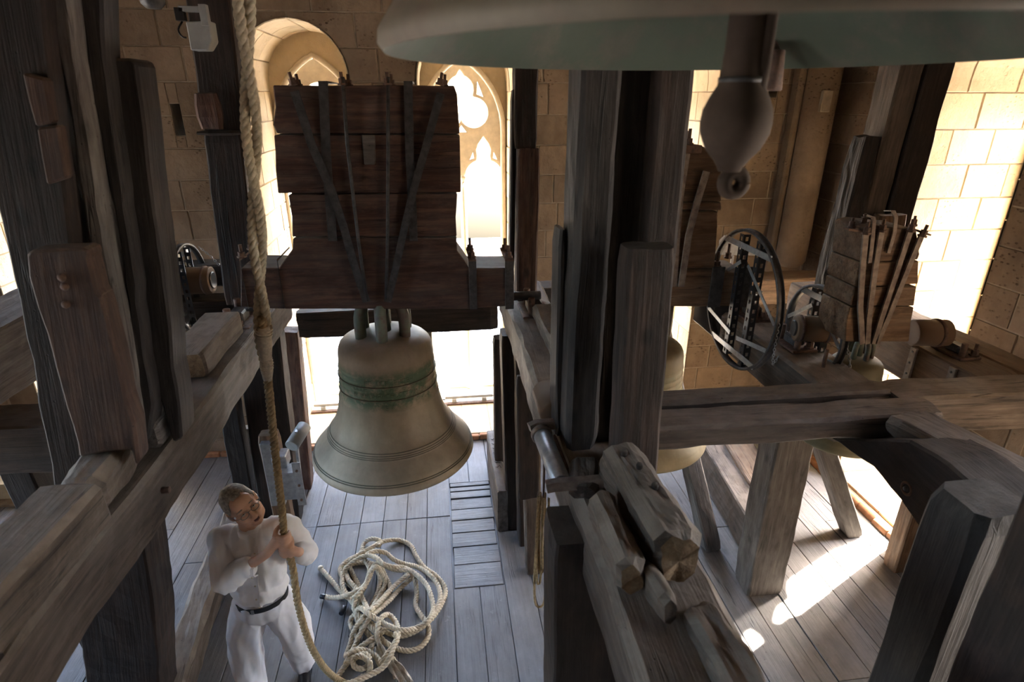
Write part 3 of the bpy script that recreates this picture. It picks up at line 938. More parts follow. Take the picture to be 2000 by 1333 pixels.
TB('cross_beam', (2.49, 2.66, 2.21), (4.12, 2.60, 2.21), 0.24, 0.24, 'beam', 'thick cross beam running on to the right edge', amp=0.012, cham=0.015)
TB('cross_beam', (-4.6, 3.3, 2.06), (-1.70, 3.15, 2.06), 0.28, 0.30, 'dark', 'black cross beam at the left edge of the picture', amp=0.014)
TB('cross_beam', (2.8, 3.42, 2.19), (3.14, 3.42, 2.19), 0.12, 0.14, 'dark', 'short dark spacer under the small bell headstock') if False else None

# raised parts on the beams
def BLK(A, B, w, h, mat, label, cat='block', **kw): return TB('timber_block', A, B, w, h, mat, label, cat, seg=0.022, **kw)
BLK((-1.52, 3.32, 2.395), (-1.52, 4.06, 2.395), 0.235, 0.165, 'beam', 'pale square block with a brown end grain, on the left beam before the journal', amp=0.01, cham=0.014, ends=M['endgrain'])
e_ = BLK((0.785, 3.30, 2.365), (0.785, 4.12, 2.365), 0.225, 0.11, 'beam', 'raised worn plank with an ochre end on the middle beam', amp=0.012, cham=0.02)
box('end_grain', (0.675, 3.288, 2.318), (0.80, 3.302, 2.415), M['endgrain'], e_, 0.006); box('end_grain', (0.803, 3.288, 2.318), (0.893, 3.302, 2.412), M['endgrain'], e_, 0.006)
BLK((-1.41, 2.55, 2.38), (-1.41, 2.80, 2.38), 0.12, 0.14, 'grey', 'small grey cube of wood at the foot of the left posts', amp=0.006, cham=0.02)
BLK((-1.44, 2.07, 2.395), (-1.47, 2.42, 2.395), 0.17, 0.17, 'beam', 'rough block with a lighter broken end at the foot of the studded brace', amp=0.02, cham=0.03, ends=M['endgrain'])
BLK((-1.47, 1.30, 2.40), (-1.44, 2.05, 2.40), 0.235, 0.19, 'beam', 'broad dusty block on the near end of the left beam', amp=0.012, cham=0.02)
# the worn blocks on the middle beam, near the camera
b1 = BLK((0.742, 1.44, 2.42), (0.712, 2.03, 2.42), 0.165, 0.22, 'beam', 'large worn block with pegs on the near middle beam', amp=0.030, cham=0.035, ends=M['endgrain'])
for (y, xo) in ((1.93, 0.0), (1.83, 0.03), (1.70, 0.045)):
    lathe('peg', [(0, 0.03), (0.010, 0.028), (0.014, 0.018), (0.012, 0.0)], (0.70 + xo, y, 2.515), M['dark'], b1, n=10)
BLK((0.575, 1.42, 2.385), (0.572, 1.80, 2.385), 0.10, 0.15, 'beam', 'smaller rounded block left of the large pegged block', amp=0.025, cham=0.028, ends=M['endgrain'])
BLK((0.665, 1.30, 2.355), (0.65, 1.47, 2.355), 0.055, 0.10, 'beam', 'splintered stub before the pegged block', amp=0.02, cham=0.015)
BLK((0.55, 1.95, 2.33), (0.60, 2.16, 2.33), 0.13, 0.10, 'dark', 'dark worn saddle of wood beside the roller', amp=0.02, cham=0.03)
BLK((0.80, 0.80, 2.32), (0.775, 1.33, 2.31), 0.12, 0.09, 'beam', 'splintered ridge along the right of the near middle beam', amp=0.03, cham=0.02)

# the big middle post: three timbers bolted together
pc = empty('post', (0.78, 2.4, BT), 'tall dark post of joined timbers standing on the middle beam, behind the great bell rim', 'post')
timber('timber', (0.620, 2.41, BT), (0.625, 2.41, 5.6), 0.155, 0.25, M['post'], pc, amp=0.012, side=(1, 0, 0), cham=0.02)
timber('timber', (0.775, 2.44, BT), (0.765, 2.46, 5.6), 0.15, 0.20, M['post'], pc, amp=0.012, side=(1, 0, 0))
timber('timber', (0.915, 2.40, BT), (0.895, 2.42, 5.6), 0.155, 0.24, M['dark'], pc, amp=0.012, side=(1, 0, 0), cham=0.022)
timber('timber', (0.535, 2.50, BT), (0.525, 2.50, 3.33), 0.035, 0.16, M['post'], pc, amp=0.006, side=(1, 0, 0))
TB('short_post', (0.815, 2.12, BT - 0.12), (0.800, 2.16, 3.32), 0.185, 0.15, 'dark', 'short square brown post in front of the tall middle post', 'post', side=(1, 0, 0), amp=0.008, cham=0.012)

# posts behind the hanging bell
pl = empty('post', (-1.58, 4.75, BT), 'dark post left of the bell headstock with a carved block on it', 'post')
timber('timber', (-1.59, 4.78, BT), (-1.51, 4.78, 3.62), 0.26, 0.22, M['dark'], pl, side=(1, 0, 0))
timber('timber', (-1.50, 4.78, 3.62), (-1.40, 4.80, 5.4), 0.28, 0.20, M['dark'], pl, side=(1, 0, 0))
timber('ledge', (-1.66, 4.73, 3.62), (-1.35, 4.73, 3.62), 0.24, 0.035, M['dark'], pl)
timber('carved_block', (-1.55, 4.62, 3.65), (-1.55, 4.62, 3.88), 0.17, 0.08, M['red'], pl, side=(1, 0, 0), cham=0.02)
pm = empty('post', (0.69, 4.6, BT), 'narrow dark post right of the bell headstock, before the pale wall', 'post')
timber('timber', (0.69, 4.6, BT), (0.70, 4.6, 3.50), 0.165, 0.2, M['red'], pm, side=(1, 0, 0))
timber('timber', (0.675, 4.6, 3.50), (0.68, 4.6, 5.4), 0.165, 0.18, M['dark'], pm, side=(1, 0, 0))
timber('lath', (0.575, 4.64, BT + 0.1), (0.60, 4.64, 3.9), 0.04, 0.12, M['dark'], pm, side=(1, 0, 0))
pr = empty('post', (3.15, 3.9, BT), 'tall leaning brown timbers right of the wall shaft, before the sunlit window', 'post')
timber('timber', (3.34, 4.0, BT), (3.38, 4.0, 4.9), 0.20, 0.22, M['dark'], pr, side=(1, 0, 0), amp=0.01)
timber('timber', (3.13, 4.02, BT), (3.20, 4.02, 4.9), 0.17, 0.22, M['beam'], pr, side=(1, 0, 0), amp=0.012)
timber('timber', (3.22, 3.84, 2.75), (3.22, 3.84, 3.08), 0.22, 0.10, M['orange'], pr, side=(1, 0, 0), amp=0.012)
timber('broken_timber', (2.96, 3.98, BT), (3.00, 3.98, 3.60), 0.14, 0.18, M['dark'], pr, side=(1, 0, 0), amp=0.02, w2=0.12)

# left foreground posts: hewn boards with uneven edges
def LP(px, Y, th, mat, label, group=None):
    o = plank_prism('tall_post', [at(x, y, Y=Y) for x, y in px], (0, th, 0), M[mat], None, (0.12, 0, 1), 0.006, 0.010)
    return tag(o, label, 'post', group)
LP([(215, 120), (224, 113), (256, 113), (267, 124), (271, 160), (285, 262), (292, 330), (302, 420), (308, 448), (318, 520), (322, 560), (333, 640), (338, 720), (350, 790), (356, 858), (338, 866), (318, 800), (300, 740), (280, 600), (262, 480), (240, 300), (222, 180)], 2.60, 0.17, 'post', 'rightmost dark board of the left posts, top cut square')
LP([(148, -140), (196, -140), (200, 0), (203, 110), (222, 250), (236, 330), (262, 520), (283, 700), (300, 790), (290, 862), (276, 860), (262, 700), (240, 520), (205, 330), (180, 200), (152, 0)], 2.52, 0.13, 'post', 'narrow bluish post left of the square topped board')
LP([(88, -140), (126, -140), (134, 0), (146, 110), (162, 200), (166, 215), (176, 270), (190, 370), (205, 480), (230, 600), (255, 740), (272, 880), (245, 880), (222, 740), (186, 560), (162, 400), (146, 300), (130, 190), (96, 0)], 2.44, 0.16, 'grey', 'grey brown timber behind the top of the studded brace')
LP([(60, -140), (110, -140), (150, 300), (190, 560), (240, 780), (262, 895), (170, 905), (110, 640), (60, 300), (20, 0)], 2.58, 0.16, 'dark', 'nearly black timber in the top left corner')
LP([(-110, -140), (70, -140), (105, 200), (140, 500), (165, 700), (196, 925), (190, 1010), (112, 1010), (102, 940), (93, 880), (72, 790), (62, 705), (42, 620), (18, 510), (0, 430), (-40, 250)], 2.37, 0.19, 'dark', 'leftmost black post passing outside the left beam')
br_ = plank_prism('studded_brace', [at(x, y, Y=2.24) for x, y in ((50, 500), (56, 490), (110, 487), (165, 485), (175, 494), (173, 507), (180, 535), (190, 574), (197, 580), (205, 603), (229, 693), (245, 779), (263, 828), (272, 903), (264, 912), (255, 880), (205, 885), (154, 896), (139, 832), (116, 753), (90, 655), (71, 603), (54, 542))], (0, 0.10, 0), M['brace'], None, (0.12, 0, 1), 0.004, 0.014)
tag(br_, 'thick reddish brown brace with round studs and a square top', 'brace')
for (px, py) in ((121, 542), (127, 560), (129, 595)):
    p = at(px, py, Y=2.24)
    lathe('stud', [(0, -0.014), (0.010, -0.012), (0.015, -0.004), (0.015, 0.02)], p, M['rust'], br_, n=12, axis='Y')
for px, lab in ((((41, 141), (88, 154), (102, 240), (68, 248)), 'upper short cleat nailed on the black left posts'), (((70, 250), (114, 244), (130, 348), (90, 362)), 'lower and larger cleat nailed on the black left posts')):
    tag(plank_prism('nailed_cleat', [at(x, y, Y=2.33) for x, y in px], (0, 0.05, 0), M['brace'], None, (0.12, 0, 1), 0.003, 0.008), lab, 'cleat')
tag(plank_prism('split_timber', [at(x, y, Y=3.0) for x, y in ((288, 290), (299, 292), (301, 345), (297, 352), (306, 400), (319, 420), (327, 450), (334, 480), (338, 540), (341, 640), (352, 770), (356, 800), (322, 800), (300, 560), (284, 420))], (0, 0.06, 0), M['grey'], None, (0.1, 0, 1), 0.006, 0.008), 'pale split timber edge behind the square topped board', 'timber')
# near left corner: stub brace against the near end of the left beam
TB('near_beam', (-2.6, 1.32, 2.24), (-1.34, 1.32, 2.24), 0.22, 0.22, 'dark', 'dark beam end crossing the bottom left corner', 'beam', amp=0.012)

# legs and braces below the beams
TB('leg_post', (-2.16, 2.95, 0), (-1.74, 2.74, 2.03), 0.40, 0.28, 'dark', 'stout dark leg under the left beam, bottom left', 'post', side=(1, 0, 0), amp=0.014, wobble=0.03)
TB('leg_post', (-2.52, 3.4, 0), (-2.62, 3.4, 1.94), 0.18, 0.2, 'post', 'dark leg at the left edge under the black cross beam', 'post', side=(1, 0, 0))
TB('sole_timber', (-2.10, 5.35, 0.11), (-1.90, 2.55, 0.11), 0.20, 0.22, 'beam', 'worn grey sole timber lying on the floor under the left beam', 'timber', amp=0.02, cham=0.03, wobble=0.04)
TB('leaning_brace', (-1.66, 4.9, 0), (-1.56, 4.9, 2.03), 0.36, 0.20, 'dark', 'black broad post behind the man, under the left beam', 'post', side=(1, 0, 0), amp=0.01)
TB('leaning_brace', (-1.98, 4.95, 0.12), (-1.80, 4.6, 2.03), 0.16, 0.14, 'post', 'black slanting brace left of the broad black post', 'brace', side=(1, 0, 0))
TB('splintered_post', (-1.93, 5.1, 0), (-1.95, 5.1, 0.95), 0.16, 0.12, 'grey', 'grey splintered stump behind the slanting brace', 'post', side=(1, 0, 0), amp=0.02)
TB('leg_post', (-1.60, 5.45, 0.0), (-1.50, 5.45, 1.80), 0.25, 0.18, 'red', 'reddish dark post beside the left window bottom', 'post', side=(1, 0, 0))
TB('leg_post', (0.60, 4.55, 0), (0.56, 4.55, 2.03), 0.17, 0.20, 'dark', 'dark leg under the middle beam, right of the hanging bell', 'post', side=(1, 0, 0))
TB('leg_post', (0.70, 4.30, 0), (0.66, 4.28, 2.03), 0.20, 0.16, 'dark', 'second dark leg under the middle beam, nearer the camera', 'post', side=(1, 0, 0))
TB('leg_post', (0.50, 5.0, 0), (0.50, 5.0, 1.80), 0.09, 0.14, 'dark', 'thin dark leg at the right edge of the middle window bottom', 'post', side=(1, 0, 0))
sb = TB('sole_board', (0.47, 5.55, 0.24), (0.475, 4.45, 0.24), 0.11, 0.48, 'grey', 'grey board on edge with scratched marks right of the floor hatch', 'board', amp=0.012)
for i in range(7):
    y = 5.35 - i * 0.085
    tube('scratch', [(0.44 + 0.01, y, 0.4825), (0.46, y - 0.02, 0.483), (0.49, y + 0.015 * (-1) ** i, 0.483), (0.50, y - 0.03, 0.482)], 0.004, M['black'], sb, 5)
TB('leaning_strut', (0.685, 3.92, 0), (0.66, 4.0, 1.35), 0.14, 0.10, 'beam', 'slim brown strut standing beside the hatch with a bright edge', 'brace', side=(1, 0, 0))
TB('hanging_board', (0.60, 3.72, 0.95), (0.58, 3.72, 2.02), 0.16, 0.05, 'dark', 'dark board nailed under the middle beam', 'board', side=(1, 0, 0))
TB('leg_post', (0.62, 1.92, 0), (0.58, 1.92, 2.2), 0.36, 0.26, 'dark', 'stout reddish brown leg under the near middle beam', 'post', side=(1, 0, 0), amp=0.01)
TB('leg_post', (0.83, 1.75, 0), (0.78, 1.75, 2.03), 0.10, 0.18, 'dark', 'narrow dark leg right of the stout leg, under the near middle beam', 'post', side=(1, 0, 0))
TB('leg_post', (2.56, 3.52, 0), (2.53, 3.50, 2.03), 0.31, 0.24, 'grey', 'stout square leg standing on the sunlit floor, under the right beam', 'post', side=(1, 0, 0), amp=0.012)
TB('leg_cleat', (2.41, 3.38, 0.85), (2.42, 3.38, 1.25), 0.05, 0.05, 'orange', 'orange sliver of wood on the left edge of the stout right leg', 'cleat', side=(1, 0, 0)) if False else None
TB('raking_brace', (2.36, 3.99, 0), (1.93, 4.75, 2.0), 0.15, 0.16, 'grey', 'raking grey brace with a pale right edge, left of the stout right leg', 'brace', side=(1, 0, 0), amp=0.012)
TB('raking_brace', (3.79, 4.02, 0), (2.80, 4.02, 1.95), 0.15, 0.15, 'grey', 'raking pale brace beside the bricks of the right window', 'brace', side=(1, 0, 0), amp=0.012)
TB('stub_post', (3.87, 3.56, 0), (3.88, 3.58, 1.96), 0.13, 0.15, 'orange', 'short brown leg at the end of the sunlight strip', 'post', side=(1, 0, 0))
TB('leg_post', (2.38, 2.0, 0), (2.36, 2.0, 1.95), 0.22, 0.22, 'dark', 'dark leg below the near end of the right beam', 'post', side=(1, 0, 0)) if False else None
# sole beam and ramp on the right
sr = TB('sole_timber', (2.95, 5.9, 0.22), (2.72, 3.65, 0.22), 0.30, 0.38, 'beam', 'heavy sole timber lying behind the stout right leg', 'timber', amp=0.015)
TB('ramp_plank', (3.16, 5.7, 0.44), (2.98, 4.25, 0.42), 0.30, 0.05, 'orange', 'broken warm brown plank lying on the right sole timber', 'plank', amp=0.01)
TB('dark_chock', (3.35, 4.9, 0.30), (3.30, 4.4, 0.30), 0.2, 0.5, 'dark', 'dark chock right of the brown plank', 'block')
TB('raking_brace', (1.75, 5.3, 0), (2.15, 5.3, 2.0), 0.18, 0.18, 'dark', 'dark brace under the second headstock', 'brace', side=(1, 0, 0))
TB('leg_post', (1.85, 4.6, 0), (1.88, 4.6, 2.9), 0.20, 0.18, 'beam', 'brown post seen between the second bell and the big wheel', 'post', side=(1, 0, 0))
TB('sole_timber', (1.7, 5.85, 0.15), (1.55, 4.2, 0.15), 0.24, 0.3, 'grey', 'grey sole timber behind the raking brace', 'timber', amp=0.014)
# big dark knee under the right cross beam
pts = [at(1620, 856, X=2.15), at(1775, 860, X=2.15), at(1850, 905, X=2.15), at(1960, 1000, X=2.15), at(1880, 1120, X=2.15), at(1803, 1046, X=2.15), at(1757, 978, X=2.15), at(1703, 912, X=2.15)]
kn = plank_prism('knee_timber', pts, (0.30, 0, 0), M['dark'], None, (0, 1, 0.1), 0.006, 0.02)
tag(kn, 'great dark curved knee timber hanging under the pale cross beam on the right', 'timber')
rp = at(1770, 955, X=2.15)
lathe('ring_plate', [(0.022, 0.0), (0.030, -0.006), (0.036, 0.0), (0.030, 0.004), (0.022, 0.0)], rp, M['rust'], kn, n=24, axis='X')
lathe('ring_bolt', [(0, -0.012), (0.010, -0.010), (0.013, 0.0)], rp, M['iron'], kn, n=12, axis='X')
TB('capping_timber', (2.33, 2.36, 2.31), (2.50, 1.72, 2.30), 0.27, 0.12, 'beam', 'split grey timber slanting to the lower right on the dark knee', 'timber', amp=0.018, cham=0.025)

# near right corner
TB('near_post', (1.93, 1.50, 0), (1.92, 1.50, 2.52), 0.27, 0.24, 'post', 'blurred dark post with a flat bluish top at lower right', 'post', side=(1, 0, 0), amp=0.006, cham=0.03)
TB('near_post', (1.78, 1.08, 0), (1.78, 1.08, 3.25), 0.34, 0.2, 'dark', 'blurred reddish dark post in the bottom right corner', 'post', side=(1, 0, 0), amp=0.008)
TB('lit_post', (3.88, 2.85, 0), (3.88, 2.85, 1.99), 0.11, 0.11, 'endgrain', 'small sunlit yellow post under the thick cross beam at right', 'post', side=(1, 0, 0))

# ------------------------------------------------------------------ bells
def bell_profile(Rr, H, t=0.055):
    """outer then inner, from the rim; radii and heights given for rim radius Rr and height H"""
    o = [(0.985, 0.0), (1.0, 0.018), (0.992, 0.045), (0.965, 0.07), (0.958, 0.078), (0.955, 0.088), (0.93, 0.105), (0.86, 0.155), (0.80, 0.195),
         (0.782, 0.208), (0.785, 0.214), (0.772, 0.219), (0.775, 0.226), (0.760, 0.232), (0.762, 0.239), (0.745, 0.246),
         (0.70, 0.29), (0.655, 0.35), (0.622, 0.42), (0.600, 0.49), (0.594, 0.515), (0.597, 0.522), (0.588, 0.53), (0.578, 0.58), (0.573, 0.602), (0.577, 0.606), (0.572, 0.61), (0.567, 0.652), (0.571, 0.656), (0.566, 0.66),
         (0.562, 0.70), (0.567, 0.705), (0.561, 0.71), (0.558, 0.755), (0.564, 0.760), (0.557, 0.766), (0.562, 0.774), (0.555, 0.78), (0.550, 0.86), (0.540, 0.895), (0.52, 0.925), (0.48, 0.95), (0.44, 0.962), (0.43, 0.968), (0.36, 0.98), (0.28, 0.99), (0.20, 1.0), (0.0, 1.0)]
    i = [(0.0, 0.955), (0.40, 0.93), (0.49, 0.86), (0.50, 0.7), (0.53, 0.5), (0.60, 0.34), (0.72, 0.2), (0.86, 0.08), (0.93, 0.02), (0.985, 0.0)]
    return [(a * Rr, b * H) for a, b in o] + [(a * Rr, b * H) for a, b in i]

def crown(e, c, r, h, mat):
    """a centre argent and six canons"""
    ct = cyl('crown', c, c + Vector((0, 0, h * 0.95)), r * 0.30, mat, e, 12, r * 0.26)
    ct.name = 'crown'
    for k in range(6):
        a = math.pi / 6 + k * math.pi / 3
        d = Vector((math.cos(a), math.sin(a), 0))
        P = [c + d * r * 1.0 + Vector((0, 0, -0.03)), c + d * r * 1.02 + Vector((0, 0, h * 0.3)), c + d * r * 0.98 + Vector((0, 0, h * 0.7)), c + d * r * 0.75 + Vector((0, 0, h)), c + d * r * 0.30 + Vector((0, 0, h * 0.97))]
        P = catmull(P, 0.02)
        vs, fs = [], []
        sweep(vs, fs, P, r * 0.24, 8)
        link('canon', mesh(vs, fs, True), mat, ct)
    return ct

# --- the hanging bell in the middle
BX, BY, BZ0, BR, BHt = -0.45, 4.25, 1.15, 0.655, 1.06
bell = empty('bell', (BX, BY, 2.42), 'dusty bronze bell with green lettered band hanging from a tall dark headstock, in the centre', 'bell', 'bells in the frame')
prof = bell_profile(BR, BHt)
body = lathe('bell_body', prof, (BX, BY, BZ0), M['bell'], bell, n=96)
# inscription: a worn band of cast letters with the year 1641
def bell_r(h):
    P = [(p[1], p[0]) for p in prof[:47]]
    for i in range(len(P) - 1):
        if P[i][0] <= h <= P[i + 1][0]:
            f = (h - P[i][0]) / max(1e-6, P[i + 1][0] - P[i][0]); return P[i][1] + (P[i + 1][1] - P[i][1]) * f
    return P[-1][1]
def bell_text(txt, ang0, h, size, name, mat, spacing=1.0, ext=0.004):
    cu = bpy.data.curves.new('t', 'FONT'); cu.body = txt; cu.size = size; cu.extrude = ext; cu.align_x = 'CENTER'; cu.space_character = spacing; cu.resolution_u = 2
    t = bpy.data.objects.new('t', cu); COL.objects.link(t)
    dg = bpy.context.evaluated_depsgraph_get()
    me = bpy.data.meshes.new_from_object(t.evaluated_get(dg)); bpy.data.objects.remove(t); bpy.data.curves.remove(cu)
    for v in me.vertices:
        r = bell_r(h + v.co.y) + v.co.z + 0.0005
        a = ang0 + v.co.x / 0.37
        v.co = Vector((BX + r * math.cos(a), BY + r * math.sin(a), BZ0 + h + v.co.y))
    return link(name, me, mat, body)
A0 = math.atan2(0 - BY, 0 - BX)
bell_text('1641', A0 - 0.02, 0.565, 0.062, 'cast_year', M['bell'], 1.3, 0.006)
for i, (hh, n_) in enumerate(((0.612, 15), (0.662, 18), (0.712, 18), (0.765, 12))):
    for j in range(n_):
        a = A0 + (j - (n_ - 1) / 2) * 0.085
        if R.random() < 0.12: continue
        # letters worn past reading: small cast strokes
        r = bell_r(hh + 0.02)
        c = Vector((BX + r * math.cos(a), BY + r * math.sin(a), BZ0 + hh + 0.004))
        t_ = Vector((-math.sin(a), math.cos(a), 0)); nn = Vector((math.cos(a), math.sin(a), 0))
        k = R.randint(0, 3); w_ = 0.011; H_ = 0.03
        strokes = [[(-1, 0), (-1, 1)], [(1, 0), (1, 1)], [(-1, 1), (1, 1)], [(-1, .5), (1, .5)], [(-1, 0), (1, 0)]]
        use = {0: (0, 1, 3), 1: (0, 2, 4), 2: (0, 1, 4), 3: (0, 2, 3, 4)}[k]
        vs, fs = [], []
        for q in use:
            P = [c + t_ * (s[0] * w_) + Vector((0, 0, s[1] * H_)) for s in strokes[q]]
            sweep(vs, fs, P, 0.0030, 4)
        link('worn_letter', mesh(vs, fs), M['bell'], body)
crown(bell, Vector((BX, BY, BZ0 + BHt - 0.02)), 0.185, 0.26, M['crown'])
for hh in (0.062, 0.075, 0.208, 0.219, 0.232, 0.246, 0.606, 0.705):
    h_ = hh * BHt; rr0 = bell_r(h_)
    lathe('moulding', [(rr0 + 0.001, h_ - 0.0035), (rr0 + 0.006, h_ - 0.002), (rr0 + 0.006, h_ + 0.002), (rr0, h_ + 0.0035)], (BX, BY, BZ0), M['bellring'], body, n=96)
# headstock
def pg(name, px, Y, th, mat, parent, grain=(1, 0, 0)):
    return plank_prism(name, [at(x, y, Y=Y) for x, y in px], (0, th, 0), M[mat], parent, grain)
HY = 4.07
hs = pg('headstock', [(556, 508), (571, 487), (572, 466), (892, 465), (893, 490), (906, 508), (916, 524), (1004, 524), (1004, 598), (915, 604), (560, 604), (470, 600), (470, 524), (545, 524)], HY, 0.36, 'red', bell)
pg('plank', [(533, 167), (887, 167), (893, 185), (898, 261), (541, 261), (533, 244), (538, 210)], HY, 0.36, 'red', hs)
pg('plank', [(535, 264), (898, 264), (899, 313), (900, 376), (543, 378), (538, 330)], HY, 0.36, 'red', hs)
pg('plank', [(563, 381), (893, 379), (890, 425), (892, 462), (571, 463), (570, 425)], HY, 0.36, 'red', hs)
pg('plank', [(705, 264), (733, 264), (733, 322), (711, 322)], HY - 0.012, 0.02, 'grey', hs)
# straps and rods of the headstock
S_ = HY - 0.025
bar('strap', [at(x, y, Y=S_ - 0.01) for x, y in ((575, 178), (592, 230), (609, 284), (630, 332), (650, 378), (670, 440), (688, 505), (703, 552), (716, 590))], (1, 0, 0.2), 0.052, 0.014, M['iron'], bell)
bar('strap', [at(x, y, Y=S_ - 0.01) for x, y in ((861, 182), (847, 232), (834, 280), (820, 328), (807, 374), (791, 440), (777, 505), (767, 550), (757, 590))], (1, 0, 0), 0.050, 0.014, M['iron'], bell)
bar('strap', [at(x, y, Y=S_ + 0.01) for x, y in ((631, 160), (637, 300), (646, 420), (650, 471))], (1, 0, 0), 0.058, 0.010, M['iron'], bell)
bar('strap', [at(x, y, Y=S_ + 0.01) for x, y in ((797, 160), (800, 300), (806, 420), (808, 471))], (1, 0, 0), 0.055, 0.010, M['iron'], bell)
bar('strap', [at(631, 160, Y=S_ + 0.01) + Vector((0, 0, 0.0)), at(631, 160, Y=S_ + 0.01) + Vector((0, 0.40, 0.0))], (1, 0, 0), 0.058, 0.010, M['iron'], bell)
bar('strap', [at(797, 160, Y=S_ + 0.01), at(797, 160, Y=S_ + 0.01) + Vector((0, 0.40, 0.0))], (1, 0, 0), 0.055, 0.010, M['iron'], bell)
tube('tie_rod', [at(x, y, Y=S_ - 0.008) for x, y in ((669, 150), (678, 280), (700, 470), (717, 588))], 0.012, M['iron'], bell)
tube('tie_rod', [at(x, y, Y=S_ - 0.008) for x, y in ((758, 150), (758, 300), (757, 470), (754, 584))], 0.012, M['iron'], bell)
def nutbolt(p, up, parent, r=0.016, L=0.075):
    up = Vector(up).normalized()
    vs, fs = [], []
    sweep(vs, fs, [p, p + up * 0.012, p + up * 0.012, p + up * 0.04, p + up * 0.04, p + up * L], [r * 1.8, r * 1.8, r * 1.3, r * 1.3, r * 0.65, r * 0.65], 6)
    return link('bolt', mesh(vs, fs), M['rust'], parent)
for (x, y, dy, dx) in ((574, 168, 0, -0.25), (669, 166, 0, -0.05), (757, 165, 0, 0), (859, 168, 0, 0.25), (583, 168, 0.36, -0.1), (681, 166, 0.36, 0), (765, 165, 0.36, 0), (868, 168, 0.36, 0.1)):
    p = at(x, y, Y=S_); p.y += dy
    if dy: p.x = at(x, y, Y=S_ + dy).x; 
    p.z = at(x, 168, Y=HY).z + 0.004
    nutbolt(p, (dx, 0, 1), bell)
# iron work on the arms
for (x, w_) in ((477, 16), (549, 14), (924, 17), (995, 17)):
    a, b_ = at(x - w_ / 2, 516, Y=HY - 0.012), at(x + w_ / 2, 604, Y=HY - 0.012)
    box('arm_strap', (a.x, HY - 0.014, b_.z), (b_.x, HY, a.z + 0.02), M['iron'], bell, 0.002)
    box('arm_strap', (a.x, HY - 0.014, a.z + 0.018), (b_.x, HY + 0.37, a.z + 0.032), M['rust'], bell, 0.002)
    if x != 549:
        nutbolt(Vector(((a.x + b_.x) / 2, HY + 0.05, a.z + 0.03)), (0, 0, 1), bell, 0.018, 0.09)
        nutbolt(Vector(((a.x + b_.x) / 2, HY + 0.28, a.z + 0.03)), (0, 0, 1), bell, 0.018, 0.09)
cyl('gudgeon', (-1.42, BY, 2.44), (-1.30, BY, 2.44), 0.035, M['iron'], bell)
cyl('gudgeon', (0.50, BY, 2.44), (0.76, BY, 2.44), 0.035, M['iron'], bell)
cyl('clapper_shaft', (BX, BY, 2.15), (BX, BY + 0.05, 1.15), 0.025, M['clapper'], bell)
# bearings
def bearing(x, y, z, label, s=1.0):
    e = empty('bearing', (x, y, z), label, 'bearing')
    box('base_plate', (x - 0.10 * s, y - 0.17 * s, z), (x + 0.12 * s, y + 0.17 * s, z + 0.018), M['rust'], e, 0.004)
    box('bearing_block', (x - 0.05 * s, y - 0.08 * s, z + 0.018), (x + 0.06 * s, y + 0.08 * s, z + 0.10 * s), M['iron'], e, 0.012)
    for sy_ in (-1, 1):
        cyl('cheek', (x - 0.03, y + sy_ * 0.12 * s, z + 0.018), (x - 0.03, y + sy_ * 0.12 * s, z + 0.15 * s), 0.026 * s, M['rust'], e, 12)
        nutbolt(Vector((x + 0.05, y + sy_ * 0.13 * s, z + 0.02)), (0, 0, 1), e, 0.016, 0.08)
    return e
bearing(0.70, 4.25, BT, 'rusty bearing on the middle beam at the right end of the headstock')
bearing(-1.50, 4.28, BT, 'rusty bearing on the left beam at the left end of the headstock')

# --- second bell, behind the middle post
B2X, B2Y = 1.52, 3.97
bell2 = empty('bell', (B2X, B2Y, 2.42), 'pale bronze bell half hidden behind the tall middle post', 'bell', 'bells in the frame')
lathe('bell_body', bell_profile(0.555, 0.86), (B2X, B2Y, 1.30), M['bell2'], bell2, n=72)
crown(bell2, Vector((B2X, B2Y, 2.14)), 0.14, 0.26, M['crown'])
H2 = 3.80
h2 = pg('headstock', [(1250, 528), (1393, 527), (1393, 532), (1460, 532), (1460, 598), (1250, 600)], H2, 0.34, 'orange', bell2)
pg('plank', [(1260, 282), (1368, 284), (1404, 300), (1409, 328), (1409, 394), (1265, 394)], H2, 0.34, 'orange', h2)
pg('plank', [(1262, 396), (1409, 396), (1409, 411), (1262, 411)], H2 - 0.01, 0.36, 'orange', h2)
pg('plank', [(1265, 413), (1402, 414), (1400, 470), (1395, 524), (1268, 526)], H2, 0.34, 'orange', h2)
bar('strap', [at(x, y, Y=H2 - 0.02) for x, y in ((1341, 300), (1330, 370), (1322, 450), (1316, 560))], (1, 0, 0), 0.045, 0.014, M['dustiron'], bell2)
bar('strap', [at(x, y, Y=H2 - 0.03) for x, y in ((1380, 335), (1360, 400), (1345, 460), (1330, 560))], (1, 0, 0), 0.045, 0.014, M['dustiron'], bell2)
nutbolt(at(1345, 283, Y=H2 + 0.03), (0, 0, 1), bell2, 0.018, 0.10)
nutbolt(at(1340, 286, Y=H2 + 0.22), (0, 0, 1), bell2, 0.018, 0.10)
box('cap_plate', at(1328, 300, Y=H2 - 0.02), at(1372, 284, Y=H2 - 0.02) + Vector((0, 0.36, 0.0)), M['rust'], bell2, 0.003)
for x in (1399, 1452):
    a, b_ = at(x - 7, 528, Y=H2 - 0.012), at(x + 7, 600, Y=H2 - 0.012)
    box('arm_strap', (a.x, H2 - 0.014, b_.z), (b_.x, H2 - 0.001, a.z + 0.02), M['iron'], bell2, 0.002)
    nutbolt(Vector(((a.x + b_.x) / 2, H2 + 0.03, a.z + 0.012)), (0, 0, 1), bell2, 0.018, 0.11)
    nutbolt(Vector(((a.x + b_.x) / 2, H2 + 0.28, a.z + 0.012)), (0, 0, 1), bell2, 0.018, 0.11)
